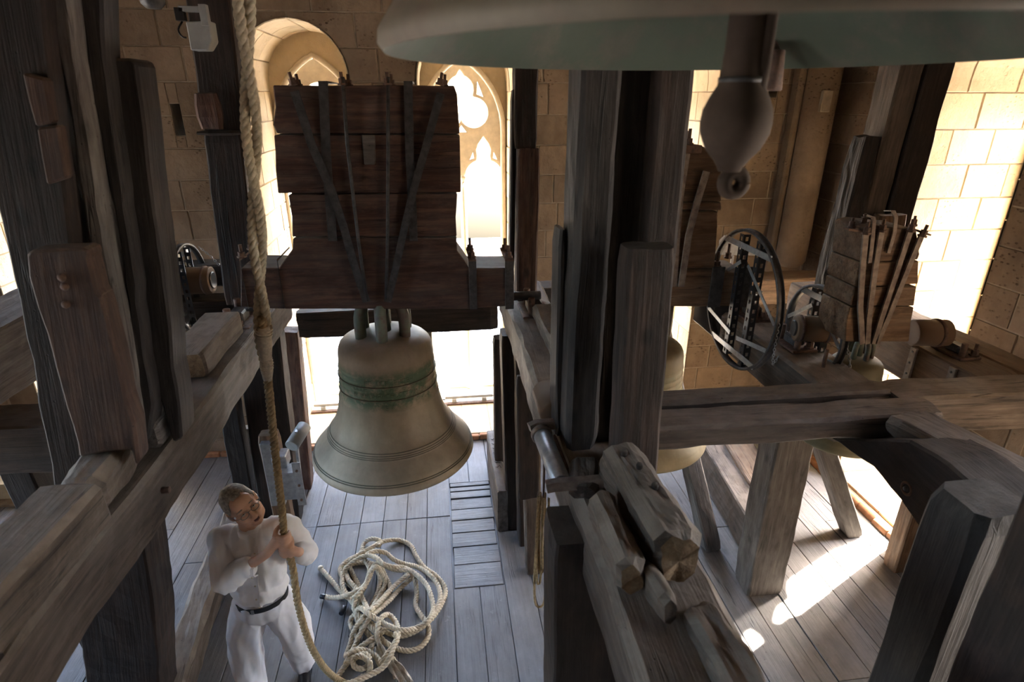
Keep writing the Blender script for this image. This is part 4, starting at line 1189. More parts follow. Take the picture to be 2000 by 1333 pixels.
for (px0, px1, zz) in ((1076, 1092, 0), (1090, 1112, 0)):
    p = at((px0 + px1) / 2, 590, Y=4.05)
    box('arm_strap', (p.x - 0.03, 4.0, 2.37), (p.x + 0.03, 4.06, 2.66), M['dustiron'], bell2, 0.006)
    nutbolt(Vector((p.x, 4.03, 2.66)), (0, 0, 1), bell2, 0.017, 0.11)
timber('headstock_arm', (0.86, 4.10, 2.50), (1.2, 4.05, 2.50), 0.26, 0.20, M['beam'], bell2)

def ring(name, c, r, w, parent, mat, n=64):
    """a channel-section rim round the X axis"""
    pr = [(r, -w / 2), (r + 0.014, -w / 2), (r + 0.014, -w / 2 + 0.006), (r + 0.004, -w / 2 + 0.008), (r + 0.004, w / 2 - 0.008), (r + 0.014, w / 2 - 0.006), (r + 0.014, w / 2), (r - 0.004, w / 2), (r - 0.004, -w / 2), (r, -w / 2)]
    return lathe(name, pr, c, mat, parent, n=n, axis='X')
def slotted(name, p, H_, parent, mat, w=0.05, off=0.0, n=None, y_dir=(0, 1, 0)):
    """an upright slotted angle iron, H_ tall, from its foot p"""
    n = n or int(H_ / 0.06)
    holes = []
    for i in range(n):
        z = (i + 0.5) * H_ / n
        holes.append([(w * 0.3, z - 0.014), (w * 0.7, z - 0.014), (w * 0.7, z + 0.014), (w * 0.3, z + 0.014)])
    yd = Vector(y_dir); up = Vector((0, 0, 1)); nn = yd.cross(up)
    Mx = Matrix.Identity(4)
    for i in range(3): Mx[i][0], Mx[i][1], Mx[i][2], Mx[i][3] = yd[i], up[i], nn[i], p[i]
    o = cut_plate(name, [(0, 0), (w, 0), (w, H_), (0, H_)], holes, 0.004, Mx, mat, parent)
    Mx2 = Matrix.Identity(4)
    for i in range(3): Mx2[i][0], Mx2[i][1], Mx2[i][2], Mx2[i][3] = nn[i], up[i], yd[i], p[i]
    o2 = cut_plate('flange', [(0, 0), (w, 0), (w, H_), (0, H_)], holes, 0.004, Mx2, mat, parent)
    return o

def wheel(c, r, parent, w=0.045):
    x, y, z = c
    e = ring('bell_wheel', c, r, w, parent, M['iron'])
    for s in (-0.16, 0.08):
        slotted('slotted_upright', Vector((x - 0.01, y + s * r * 2, z - r * 0.93)), r * 1.86, e, M['black'], 0.05)
    for s in (0.78, -0.78):
        zz = z + s * r
        hl = math.sqrt(max(0, r * r - (s * r) ** 2)) + 0.01
        box('cross_bar', (x - 0.022, y - hl, zz - 0.02), (x - 0.014, y + hl, zz + 0.02), M['steel'], e, 0.001)
    for q in (1, -1):
        bar('spoke', [(x - 0.02, y + q * 0.05, z + r * 0.55), (x - 0.02, y + q * r * 0.98, z - r * 0.02)], (0, 0, 1), 0.025, 0.005, M['steel'], e)
        bar('spoke', [(x - 0.02, y + q * 0.05, z - r * 0.55), (x - 0.02, y + q * r * 0.90, z - r * 0.42)], (0, 0, 1), 0.03, 0.005, M['steel'], e)
    return e
wheel((2.06, 3.62, 2.555), 0.475, bell2)
axl = empty('bell_axle', (-2.12, 5.07, 2.40), 'thin rimmed wheel with a round wooden axle drum behind the left posts', 'wheel')
wheel((-2.12, 5.07, 2.36), 0.36, axl)
def chain(pts, label, r=0.007):
    P = catmull(pts, 0.022)
    vs, fs = [], []
    for i in range(len(P) - 1):
        d = (P[i + 1] - P[i]).normalized(); s_ = d.orthogonal().normalized(); s_ = s_ if i % 2 else d.cross(s_)
        c = (P[i] + P[i + 1]) / 2
        L = [c + d * 0.014 * math.cos(2 * math.pi * k / 8) + s_ * r * math.sin(2 * math.pi * k / 8) for k in range(9)]
        sweep(vs, fs, L, 0.0028, 4)
    o = link('chain', mesh(vs, fs, True), M['steel'], None)
    return tag(o, label, 'chain', kind='stuff') if False else tag(o, label, 'chain')
chain([(2.06, 3.14, 2.56), (2.075, 3.16, 2.38), (2.11, 3.2, 2.25), (2.15, 3.22, 2.30)], 'steel drive chain hanging from the near edge of the large wheel')
chain([(2.46, 3.03, 2.45), (2.48, 3.0, 2.36), (2.50, 2.98, 2.24)], 'short steel chain at the near edge of the smaller wheel')
chain([at(388, 482, Y=5.0), at(410, 500, Y=5.0), at(430, 520, Y=4.95)], 'steel chain running from the left wheel to the dark post')
# drums at the wheel axles
def drum(a, b_, r, parent):
    e = cyl('axle_drum', a, b_, r, M['orange'], parent, 24)
    A_, B_ = Vector(a), Vector(b_); d = (B_ - A_).normalized()
    for f in (0.12, 0.8):
        p = A_.lerp(B_, f)
        cyl('hoop', p - d * 0.012, p + d * 0.012, r + 0.006, M['rust'], e, 24)
    cyl('axle_end', A_ - d * 0.012, A_ + d * 0.004, r * 0.62, M['black'], e, 20)
    return e
drum((-1.93, 5.07, 2.42), (-2.35, 5.07, 2.42), 0.115, axl)
TB('cross_beam', (-2.9, 5.45, 2.38), (-1.62, 5.45, 2.38), 0.24, 0.20, 'dark', 'dark beam behind the left wheel')
TB('cross_beam', (-2.9, 5.15, 2.15), (-1.66, 5.15, 2.15), 0.22, 0.2, 'dark', 'lower dark beam under the left wheel')
cyl2 = bearing(2.33, 3.93, BT, 'greasy bearing on the right beam behind the large wheel', 0.9)
bearing(2.33, 3.36, BT, 'round backed rusty bearing on the right beam under the drum', 0.8)
t_ = tag(cyl('iron_pin', (2.33, 3.02, BT - 0.01), (2.33, 3.02, BT + 0.115), 0.012, M['rust']), 'upright rusty pin standing on the right beam', 'pin')
# motor casing between the wheels
mo = empty('motor_unit', (2.3, 4.35, 2.31), 'dark electric motor box on its bracket behind the large wheel', 'motor')
box('casing', (2.16, 4.15, 2.05), (2.5, 4.55, 2.42), M['black'], mo, 0.02)
box('lid', (2.14, 4.12, 2.42), (2.52, 4.58, 2.44), M['dustiron'], mo, 0.004)
cyl('capacitor', (2.24, 4.2, 2.44), (2.24, 4.2, 2.55), 0.035, M['black'], mo)
tube('cable', [(2.26, 4.2, 2.53), (2.32, 4.1, 2.58), (2.40, 4.12, 2.50), (2.42, 4.2, 2.43)], 0.008, M['black'], mo)
box('steel_post', (2.30, 4.2, 2.44), (2.36, 4.25, 2.60), M['steel'], mo, 0.002)
pw = tag(plank_prism('sheet_metal_guard', [at(1405, 470, Y=4.3), at(1415, 460, Y=4.3), at(1480, 500, Y=4.3), at(1405, 498, Y=4.3)], (0, 0.004, 0), M['steel'], None, bev=0.0), 'white triangular sheet guard behind the large wheel', 'guard')
box('stay', at(1432, 500, Y=4.3) + Vector((-0.01, 0.0, -0.32)), at(1432, 500, Y=4.3) + Vector((0.01, 0.02, 0.0)), M['steel'], pw, 0.002)

# --- small bell on the right
SX, SY = 2.60, 3.15
bell3 = empty('bell', (SX, SY, 2.42), 'small bronze bell under the strapped brown headstock at right', 'bell', 'bells in the frame')
lathe('bell_body', bell_profile(0.29, 0.60), (SX + 0.06, SY, 1.71), M['bell3'], bell3, n=56)
crown(bell3, Vector((SX + 0.06, SY, 2.30)), 0.07, 0.12, M['crown'])
HS = 2.99
h3 = pg('headstock', [(1660, 600), (1786, 601), (1780, 630), (1776, 668), (1650, 668), (1652, 632)], HS, 0.27, 'orange', bell3)
pg('plank', [(1690, 446), (1712, 441), (1790, 448), (1797, 498), (1793, 508), (1682, 512)], HS, 0.27, 'orange', h3)
pg('plank', [(1680, 514), (1795, 510), (1794, 555), (1670, 560)], HS, 0.27, 'orange', h3)
pg('plank', [(1669, 562), (1791, 560), (1786, 598), (1661, 598)], HS, 0.27, 'orange', h3)
ls = at(1655, 448, Y=HS); lb = at(1622, 566, Y=HS)
for P in (((1691, 455), (1684, 530), (1680, 600), (1684, 672)), ((1722, 450), (1710, 520), (1697, 620), (1694, 672)), ((1778, 450), (1755, 520), (1722, 620), (1706, 672)), ((1800, 460), (1775, 520), (1735, 620), (1712, 672))):
    bar('strap', [at(x, y, Y=HS - 0.022) for x, y in P], (1, 0, 0), 0.032, 0.012, M['dustiron'], bell3)
    nutbolt(at(P[0][0], P[0][1] + 3, Y=HS - 0.02) + Vector((0, 0, 0.0)), (0.25 if P[0][0] > 1790 else 0, 0, 1), bell3, 0.014, 0.07)
for P in (((1688, 420), (1705, 425), (1707, 432), (1704, 470), (1699, 514)), ((1728, 412), (1744, 412), (1750, 424), (1747, 455), (1735, 495))):
    bar('loop_strap', [at(P[0][0] + 2, P[0][1], Y=HS + 0.16)] + [at(x, y, Y=HS - 0.015) for x, y in P[1:]], (1, 0, 0), 0.022, 0.006, M['dustiron'], bell3)
for (x, y) in ((1662, 436), (1686, 428), (1783, 432)):
    nutbolt(at(x, y + 10, Y=HS + 0.1), (0, 0, 1), bell3, 0.012, 0.06)
bar('washer_plate', [at(1652, 447, Y=HS + 0.02), at(1700, 455, Y=HS + 0.02)], (0, 1, 0), 0.05, 0.01, M['rust'], bell3)
bar('washer_plate', [at(1778, 446, Y=HS + 0.02), at(1812, 458, Y=HS + 0.02)], (0, 1, 0), 0.05, 0.01, M['rust'], bell3)
drum((2.28, 3.30, 2.46), (2.52, 3.24, 2.46), 0.085, bell3)
wheel((2.44, 3.32, 2.43), 0.29, bell3)
cyl('journal', (2.98, 3.13, 2.46), (3.20, 3.10, 2.46), 0.085, M['orange'], bell3, 20)
cyl('hoop', (3.12, 3.11, 2.46), (3.145, 3.108, 2.46), 0.092, M['rust'], bell3, 20)
bearing(3.30, 3.10, BT, 'rusty bearing on the outer beam beside the bright right window', 0.7)
# bracket irons on the inner face of the outer beam
bi = empty('bracket', (3.14, 3.1, 2.2), 'riveted steel bracket on the side of the outer beam', 'bracket')
for y in (3.24, 2.92):
    s_ = box('flat_iron', (3.130, y - 0.025, 1.98), (3.148, y + 0.025, 2.30), M['dustiron'], bi, 0.002)
    for k in range(4): cyl('rivet', (3.126, y, 2.03 + k * 0.08), (3.132, y, 2.03 + k * 0.08), 0.008, M['black'], s_, 8)

# ------------------------------------------------------------------ the great bell above
GZ = 3.94
AZ = math.radians(25.2)
GX, GY, GR = 1.585 * math.sin(AZ), 1.585 * math.cos(AZ), 0.785
gb = empty('bell', (GX, GY, GZ + 1.5), 'rim of the great bell hanging over the camera along the top edge', 'bell', 'bells in the frame')
H_ = 1.35
po = [(0.985, 0.0), (1.0, 0.012), (0.995, 0.03), (0.965, 0.055), (0.955, 0.062), (0.95, 0.07), (0.87, 0.15), (0.80, 0.205), (0.79, 0.21), (0.787, 0.218), (0.775, 0.225), (0.72, 0.29), (0.66, 0.38), (0.62, 0.48), (0.59, 0.62), (0.57, 0.75), (0.555, 0.86), (0.53, 0.93), (0.44, 0.97), (0.3, 0.99), (0, 1)]
pi_ = [(0, 0.955), (0.40, 0.93), (0.49, 0.86), (0.51, 0.7), (0.55, 0.5), (0.63, 0.34), (0.74, 0.2), (0.85, 0.09), (0.90, 0.05), (0.94, 0.022), (0.985, 0.0)]
lathe('bell_body', [(a * GR, b * H_) for a, b in po], (GX, GY, GZ), M['bigout'], gb, n=128)
lathe('inner_face', [(a * GR, b * H_) for a, b in pi_], (GX, GY, GZ), M['bigin'], gb, n=128)
crown(gb, Vector((GX, GY, GZ + H_ - 0.03)), 0.17, 0.26, M['crown'])
hsg = timber('headstock', (GX - 0.9, GY, GZ + H_ + 0.40), (GX + 0.9, GY, GZ + H_ + 0.40), 0.34, 0.42, M['red'], gb)
for k in range(3):
    timber('plank', (GX - 0.6, GY, GZ + H_ + 0.76 + 0.31 * k), (GX + 0.6, GY, GZ + H_ + 0.76 + 0.31 * k), 0.34, 0.30, M['red'], hsg)
# clapper
KX, KY = 0.700, 1.385
kb = empty('clapper', (KX, KY, GZ + 0.9), 'heavy round clapper with a pierced tail hanging in the great bell', 'clapper')
kp = at(1437, 240, Y=KY); KX = kp.x
pr_k = [(0.0, -0.112), (0.026, -0.110), (0.030, -0.10), (0.040, -0.085), (0.062, -0.060), (0.078, -0.025), (0.081, 0.0), (0.078, 0.028), (0.066, 0.055), (0.052, 0.08), (0.047, 0.11), (0.045, 0.16), (0.044, 1.0), (0.05, 1.05), (0.0, 1.05)]
lathe('ball', [(r, h) for r, h in pr_k if h < 0.12], (KX, KY, kp.z), M['clapper'], kb, n=40)
lathe('shaft', [(r, h) for r, h in pr_k if h > 0.105] , (KX, KY, kp.z), M['clapper'], kb, n=28)
tube('cheek', [(KX + 0.030, KY - 0.030, kp.z + 0.04), (KX + 0.030, KY - 0.036, kp.z + 0.12), (KX + 0.028, KY - 0.034, kp.z + 0.9)], 0.014, M['clapper'], kb)
lathe('band', [(0.045, 0.0), (0.052, 0.002), (0.052, 0.012), (0.045, 0.014)], (KX, KY, kp.z + 0.085), M['iron'], kb, n=28)
tp = at(1433, 357, Y=KY)
vs, fs = [], []
rr = [tp + Vector((0.024 * math.cos(2 * math.pi * k / 20), 0, 0.024 * math.sin(2 * math.pi * k / 20))) for k in range(21)]
sweep(vs, fs, rr, 0.018, 10, False)
link('tail_eye', mesh(vs, fs, True), M['clapper'], kb)
hm = empty('striker', at(1508, 150, Y=1.75), 'small dark striker knob under the great bell rim, right of the clapper', 'striker')
p = at(1508, 158, Y=1.95)
cyl('knob', p + Vector((0, 0, -0.03)), p + Vector((0, 0, 0.09)), 0.034, M['rust'], hm, 16, 0.026)
tube('arm', [p + Vector((0, 0, 0.08)), p + Vector((0.04, 0.25, 0.25)), p + Vector((0.05, 0.5, 0.9))], 0.015, M['rust'], hm)

# ------------------------------------------------------------------ iron work and fittings
br2 = empty('roller_bracket', (0.46, 2.2, 2.33), 'iron roller held by two flat arms beside the middle beam', 'roller')
cyl('roller', (0.452, 2.40, 2.335), (0.468, 2.02, 2.335), 0.043, M['steel'], br2, 20)
bar('arm', [(0.395, 2.44, 2.36), (0.43, 2.45, 2.37), (0.66, 2.45, 2.37)], (0, 0, 1), 0.045, 0.035, M['dustiron'], br2)
bar('arm', [(0.395, 1.985, 2.35), (0.43, 1.985, 2.355), (0.66, 1.98, 2.36)], (0, 0, 1), 0.045, 0.035, M['dustiron'], br2)
tube('tension_rod', [(0.515, 2.42, 2.32), (0.525, 2.0, 2.31)], 0.008, M['rust'], br2)
cyl('end_cap', (0.450, 2.43, 2.335), (0.451, 2.40, 2.335), 0.052, M['dustiron'], br2, 18)
lg = tag(lathe('log_end', [(0, 0), (0.06, 0.002), (0.07, 0.02), (0.07, 0.25), (0, 0.25)], (0.53, 2.52, 2.38), M['orange'], None, n=20, axis='Y'), 'short log with rough yellow end behind the roller', 'log')
pgn = tag(cyl('peg', (-1.33, 2.42, 2.17), (-1.295, 2.42, 2.17), 0.016, M['rust']), 'round peg head on the inner side of the left beam', 'peg')
box('bracket_plate', (0.88, 2.08, 2.14), (0.93, 2.18, 2.22), M['orange'], None, 0.006); tag(bpy.context.scene.objects[-1] if False else COL.objects['bracket_plate'], 'small brown wooden wedge at the foot of the short square post', 'wedge')

# electric hammer left of the hanging bell
ham = empty('bell_hammer', (-1.42, 4.5, 0.9), 'galvanised electric hammer with a round head left of the hanging bell', 'hammer')
hx, hy, hz = -1.36, 4.45, 0.90
box('back_plate', (hx - 0.22, hy - 0.02, hz - 0.38), (hx - 0.10, hy + 0.04, hz + 0.26), M['steel'], ham, 0.004)
box('magnet_case', (hx - 0.10, hy - 0.06, hz - 0.30), (hx + 0.04, hy + 0.10, hz - 0.02), M['steel'], ham, 0.008)
box('magnet_case', (hx - 0.14, hy - 0.05, hz + 0.02), (hx - 0.02, hy + 0.10, hz + 0.14), M['steel'], ham, 0.008)
box('side_plate', (hx + 0.03, hy - 0.09, hz - 0.34), (hx + 0.10, hy - 0.08, hz + 0.10), M['steel'], ham, 0.002)
for k in range(3): cyl('bolt_head', (hx + 0.065, hy - 0.10, hz - 0.28 + k * 0.15), (hx + 0.065, hy - 0.085, hz - 0.28 + k * 0.15), 0.012, M['rust'], ham, 6)
bar('hammer_arm', [(hx + 0.06, hy, hz - 0.1), (hx + 0.07, hy, hz + 0.15), (hx + 0.09, hy + 0.0, hz + 0.36)], (0, 1, 0), 0.04, 0.02, M['steel'], ham)
cyl('hammer_head', (hx + 0.06, hy - 0.10, hz + 0.27), (hx + 0.13, hy + 0.12, hz + 0.33), 0.058, M['greymetal'], ham, 20)
timber('mounting_timber', (hx - 0.17, hy + 0.10, 0), (hx - 0.17, hy + 0.10, hz + 0.3), 0.16, 0.12, M['orange'], ham, side=(1, 0, 0))

# floodlights on the window sills
def flood(x0, x1, y, z, label):
    e = empty('floodlight', ((x0 + x1) / 2, y, z), label, 'floodlight', 'bar floodlights on the window sills')
    box('foot_rail', (x0 - 0.03, y - 0.08, z), (x1 + 0.05, y - 0.02, z + 0.025), M['rust'], e, 0.002)
    box('housing', (x0, y - 0.03, z + 0.07), (x1, y + 0.06, z + 0.11), M['greymetal'], e, 0.004)
    for x in (x0 + 0.12, x1 - 0.12): box('bracket', (x - 0.03, y - 0.05, z + 0.02), (x + 0.03, y + 0.0, z + 0.075), M['greymetal'], e, 0.002)
flood(-1.72, -0.86, 6.98, 0.064, 'bar floodlight on the sill of the window left of the bell')
flood(-0.02, 0.62, 6.98, 0.064, 'bar floodlight on the sill of the window right of the bell')
cb = tag(tube('power_cable', catmull([(-0.02, 6.95, 0.13), (-0.10, 6.9, 0.16), (-0.14, 6.85, 0.09), (-0.12, 6.8, 0.07)], 0.03), 0.008, M['black']), 'thin black cable coming off the right floodlight', 'cable')
cb = tag(tube('power_cable', catmull([(0.62, 6.95, 0.15), (0.70, 6.9, 0.19), (0.78, 6.85, 0.12), (0.82, 6.6, 0.07)], 0.03), 0.006, M['black']), 'thin cable between the right floodlight and the window jamb', 'cable')

# grey box lamp on the post, top left
gx = empty('box_lamp', (-1.55, 4.55, 4.25), 'grey metal box lamp on a bracket high on the left post', 'lamp')
plank_prism('lamp_body', [at(362, 42, Y=4.45), at(408, 40, Y=4.45), at(414, 80, Y=4.45), at(404, 98, Y=4.45), at(372, 98, Y=4.45)], (0, 0.13, 0), M['greymetal'], gx, bev=0.006)
box('bracket', at(348, 18, Y=4.5) + Vector((0, 0, -0.012)), at(400, 12, Y=4.5) + Vector((0, 0.05, 0.0)), M['greymetal'], gx, 0.002)
box('bracket', at(394, 50, Y=4.44) + Vector((0, -0.005, 0)), at(401, 8, Y=4.44) + Vector((0, 0.05, 0)), M['greymetal'], gx, 0.002)
box('clamp', at(343, 40, Y=4.5), at(356, 14, Y=4.5) + Vector((0, 0.05, 0)), M['black'], gx, 0.003)
tube('cable', catmull([at(356, 42, Y=4.5), at(348, 58, Y=4.48), at(356, 72, Y=4.46), at(368, 74, Y=4.46)], 0.02), 0.006, M['black'], gx)
p = at(297, -2, Y=4.2)
wt = empty('counterweight', p, 'dark rounded iron weight at the top edge, left of the box lamp', 'weight')
lathe('weight', [(0, -0.055), (0.04, -0.05), (0.065, -0.025), (0.07, 0.02), (0.06, 0.10), (0, 0.11)], p, M['iron'], wt, n=20)
tube('hanger', [p + Vector((0, 0, 0.1)), p + Vector((0, 0, 3.3))], 0.008, M['iron'], wt)

# ------------------------------------------------------------------ ropes
def fl(px, py, z=0.022): return at(px, py, Z=z)
def on_floor(lst, z0=0.022):
    out = []
    for it in lst:
        x, y = it[0], it[1]; z = it[2] if len(it) > 2 else z0
        out.append(fl(x, y, z))
    return out
# the rope in the man's hands: two parts laid together above, one below
HAND = Vector((-0.975, 2.835, 1.46))
top = at(474, -40, Y=2.45)
wh1 = at(515, 640, Y=2.62); wh2 = at(523, 742, Y=2.68)
hr = empty('pull_rope', tuple(HAND), 'thick rope in the hands of the person, doubled above a twine binding', 'rope')
low = [wh1 + Vector((0.0, 0, 0.05)), wh2, at(537, 880, Y=2.78), at(551, 1000, Y=2.82), HAND, at(571, 1105, Y=2.79), at(582, 1180, Y=2.74), at(602, 1250, Y=2.74), at(624, 1292, Y=2.78), at(646, 1318, Y=2.88), at(672, 1334, Z=0.10), at(700, 1338, Z=0.12)]
rope('single_part', low, 0.0215, M['rope_tan'], hr, pitch=0.09)
def strand_pair(s):
    pts = []
    n = 16
    for i in range(n + 1):
        t = i / n
        c = top.lerp(wh2 + Vector((0, 0, 0.10)), t)
        a = t * 11.0 + s * math.pi
        k = 0.020 * (1 if t < 0.95 else 0.6)
        pts.append(c + Vector((math.cos(a) * k * 1.0, math.sin(a) * k, 0)))
    return pts
rope('doubled_part', strand_pair(0), 0.0200, M['rope'], hr, pitch=0.10)
rope('doubled_part', strand_pair(1), 0.0200, M['rope'], hr, pitch=0.10)
# whipping
P = [wh1.lerp(wh2, i / 220) for i in range(221)]
vs, fs = [], []
Q = []
for i, p in enumerate(P):
    a = i * 0.55
    r_ = 0.030 * (1.0 + 0.25 * math.sin(i / 220 * math.pi * 3.0 + 1)) * (1 - 0.3 * (i / 220))
    Q.append(p + Vector((math.cos(a) * r_, math.sin(a) * r_, 0)))
sweep(vs, fs, Q, 0.0035, 5)
sweep(vs, fs, [P[0], P[60], P[120], P[180], P[220]], [0.026, 0.033, 0.026, 0.028, 0.02], 14)
link('twine_binding', mesh(vs, fs, True), M['whipping'], hr)

RP = 0.0205
def frope(pts, label, group='ropes heaped on the floor'):
    return tag(rope('heaped_rope', on_floor(pts), RP, M['rope'], None, pitch=0.085, per=8), label, 'rope', group)
z = lambda k: 0.022 + 0.038 * k
r1 = frope([(627, 1112, z(0)), (645, 1132, z(0)), (662, 1152, z(0)), (680, 1168, z(1)), (697, 1178, z(1)), (702, 1150, z(0)), (688, 1120, z(0)), (682, 1100, z(1)), (700, 1085, z(2)), (722, 1072, z(2)), (750, 1058, z(1)), (780, 1056, z(0)), (802, 1066, z(0)), (812, 1085, z(0)), (828, 1108, z(0)), (850, 1124, z(0)), (866, 1142, z(0)), (870, 1160, z(0)), (860, 1185, z(1)), (842, 1210, z(1)), (815, 1232, z(0)), (785, 1243, z(0)), (755, 1236, z(0)), (730, 1222, z(1)), (705, 1206, z(2)), (692, 1190, z(2)), (694, 1170, z(2)), (690, 1150, z(0)), (672, 1132, z(0)), (664, 1112, z(0)), (680, 1095, z(0)), (703, 1082, z(0)), (711, 1062, z(0)), (726, 1053, z(1)), (744, 1058, z(1)), (738, 1068, z(2))],
      'heaped rope with a frayed white end, making the largest loop of the floor heap')
r2 = frope([(632, 1166, z(0)), (655, 1168, z(1)), (682, 1162, z(3)), (708, 1148, z(3)), (722, 1128, z(3)), (730, 1106, z(3)), (742, 1101, z(3)), (758, 1109, z(2)), (778, 1114, z(2)), (800, 1116, z(2)), (810, 1132, z(1)), (814, 1158, z(0)), (812, 1182, z(0)), (822, 1202, z(1)), (836, 1222, z(1)), (836, 1245, z(0)), (822, 1264, z(0)), (800, 1272, z(0)), (776, 1268, z(0)), (752, 1255, z(1)), (735, 1236, z(2)), (714, 1218, z(2)), (694, 1202, z(1)), (684, 1215, z(0)), (690, 1232, z(0)), (700, 1248, z(1))],
      'heaped rope with a dark taped end pointing left, crossing over the heap')
r3 = frope([(700, 1168, z(0)), (716, 1140, z(1)), (722, 1112, z(2)), (712, 1090, z(2)), (728, 1078, z(3)), (752, 1080, z(2)), (770, 1094, z(1)), (790, 1102, z(0)), (815, 1108, z(1)), (838, 1122, z(2)), (854, 1142, z(2)), (860, 1165, z(2)), (853, 1190, z(2)), (836, 1215, z(2)), (808, 1234, z(1)), (785, 1236, z(1)), (760, 1224, z(0)), (742, 1240, z(1)), (722, 1252, z(2)), (700, 1268, z(1)), (684, 1290, z(0)), (668, 1310, z(0)), (660, 1330, z(0)), (690, 1345, z(0))],
      'rope running round the right side of the heap just inside the largest loop')
r4 = frope([(806, 1128, z(1)), (782, 1150, z(0)), (762, 1172, z(1)), (742, 1190, z(2)), (722, 1208, z(3)), (708, 1230, z(2)), (698, 1252, z(1)), (686, 1278, z(1)), (676, 1296, z(1)), (690, 1285, z(2)), (712, 1278, z(3)), (722, 1290, z(3)), (712, 1306, z(3)), (694, 1304, z(3)), (690, 1290, z(3)), (704, 1282, z(4)), (722, 1296, z(4)), (720, 1316, z(2)), (704, 1325, z(1)), (690, 1338, z(1))],
      'rope ending in a knotted tangle at the near end of the heap')
r5 = frope([(798, 1122, z(2)), (776, 1140, z(1)), (756, 1160, z(2)), (738, 1180, z(3)), (720, 1196, z(3)), (704, 1214, z(3)), (690, 1236, z(1)), (684, 1260, z(0)), (676, 1282, z(0)), (690, 1272, z(3)), (715, 1272, z(2)), (735, 1284, z(2)), (744, 1300, z(2)), (752, 1285, z(3)), (768, 1262, z(3)), (778, 1240, z(3)), (774, 1218, z(2)), (760, 1202, z(2)), (746, 1206, z(3)), (738, 1226, z(3)), (738, 1250, z(2)), (748, 1272, z(1)), (764, 1285, z(1)), (773, 1300, z(0)), (772, 1325, z(0))],
      'rope making the small upright loop at the near right of the heap')
r6 = frope([(736, 1110, z(0)), (742, 1130, z(0)), (740, 1152, z(0)), (730, 1175, z(0)), (715, 1200, z(0)), (722, 1190, z(1)), (752, 1172, z(0)), (762, 1150, z(0)), (752, 1125, z(0)), (742, 1108, z(1)), (718, 1100, z(0)), (690, 1102, z(0)), (674, 1112, z(0)), (680, 1132, z(1)), (695, 1150, z(1)), (704, 1172, z(1)), (700, 1195, z(1))],
      'rope lying lowest in the middle of the heap')
r8 = frope([(690, 1180, z(1)), (676, 1160, z(1)), (668, 1140, z(1)), (672, 1118, z(1)), (690, 1098, z(2)), (715, 1086, z(3)), (735, 1090, z(4)), (748, 1102, z(4)), (768, 1108, z(3)), (790, 1110, z(2)), (812, 1122, z(2)), (832, 1142, z(2)), (842, 1165, z(2)), (846, 1190, z(2)), (838, 1210, z(3)), (816, 1226, z(2)), (790, 1232, z(3)), (765, 1226, z(3)), (742, 1214, z(3)), (720, 1200, z(4)), (704, 1188, z(3)), (696, 1200, z(2)), (702, 1220, z(1)), (716, 1235, z(1)), (728, 1255, z(0)), (718, 1278, z(0))],
      'rope lying on top around the middle of the heap, inside the outer loops')
r9 = frope([(704, 1160, z(2)), (712, 1178, z(2)), (722, 1195, z(4)), (733, 1178, z(2)), (744, 1160, z(1)), (752, 1142, z(0)), (746, 1122, z(2)), (735, 1108, z(5)), (722, 1120, z(4)), (716, 1138, z(3)), (704, 1156, z(4)), (690, 1170, z(3))],
      'short bight of rope standing up in the middle left of the heap')
r7 = frope([(650, 1345, z(2)), (690, 1333, z(3)), (725, 1318, z(3)), (748, 1304, z(3)), (762, 1284, z(4)), (770, 1262, z(4)), (776, 1250, z(4)), (770, 1238, z(4))],
      'rope sweeping along the near edge from the held rope into the heap')
for (a, b_, lab, par) in (((626, 1165), (636, 1167), 'e', r2), ((714, 1172), (704, 1190), 'e', r6), ((672, 1186), (666, 1200), 'e', r2), ((694, 1225), (685, 1245), 'e', r5)):
    cyl('taped_end', fl(*a, 0.03), fl(*b_, 0.03), 0.021, M['tape'], par, 12)
lathe('frayed_end', [(0, -0.02), (0.02, -0.016), (0.026, 0.0), (0.02, 0.018), (0, 0.02)], fl(626, 1111, 0.024), M['whipping'], r1, n=12)
# pale cloth lying in the heap
def cloth(px, label):
    n, m = 14, 7
    a, b_, w = px
    A_, B_ = fl(*a, 0.05), fl(*b_, 0.03)
    d = (B_ - A_); s_ = Vector((-d.y, d.x, 0)).normalized()
    vs, fs = [], []
    for i in range(n + 1):
        for j in range(m + 1):
            t, u = i / n, j / m - 0.5
            p = A_ + d * t + s_ * (u * w * (0.6 + 0.5 * math.sin(t * 2.8)))
            p.z += 0.03 + 0.022 * math.sin(u * 16 + t * 5) + 0.02 * nz(p, 14)
            vs.append(p)
    for i in range(n):
        for j in range(m):
            q = i * (m + 1) + j; fs.append((q, q + 1, q + m + 2, q + m + 1))
    me = mesh(vs, fs, True)
    bm = bmesh.new(); bm.from_mesh(me); bmesh.ops.solidify(bm, geom=bm.faces[:], thickness=0.004); bm.to_mesh(me); bm.free()
    return tag(link('rag', me, M['whipping']), label, 'cloth')
cloth(((738, 1268), (752, 1300), 0.07), 'crumpled pale rag caught in the middle of the rope heap')
cloth(((764, 1300), (800, 1345), 0.09), 'pale rag at the bottom edge right of the rope heap')

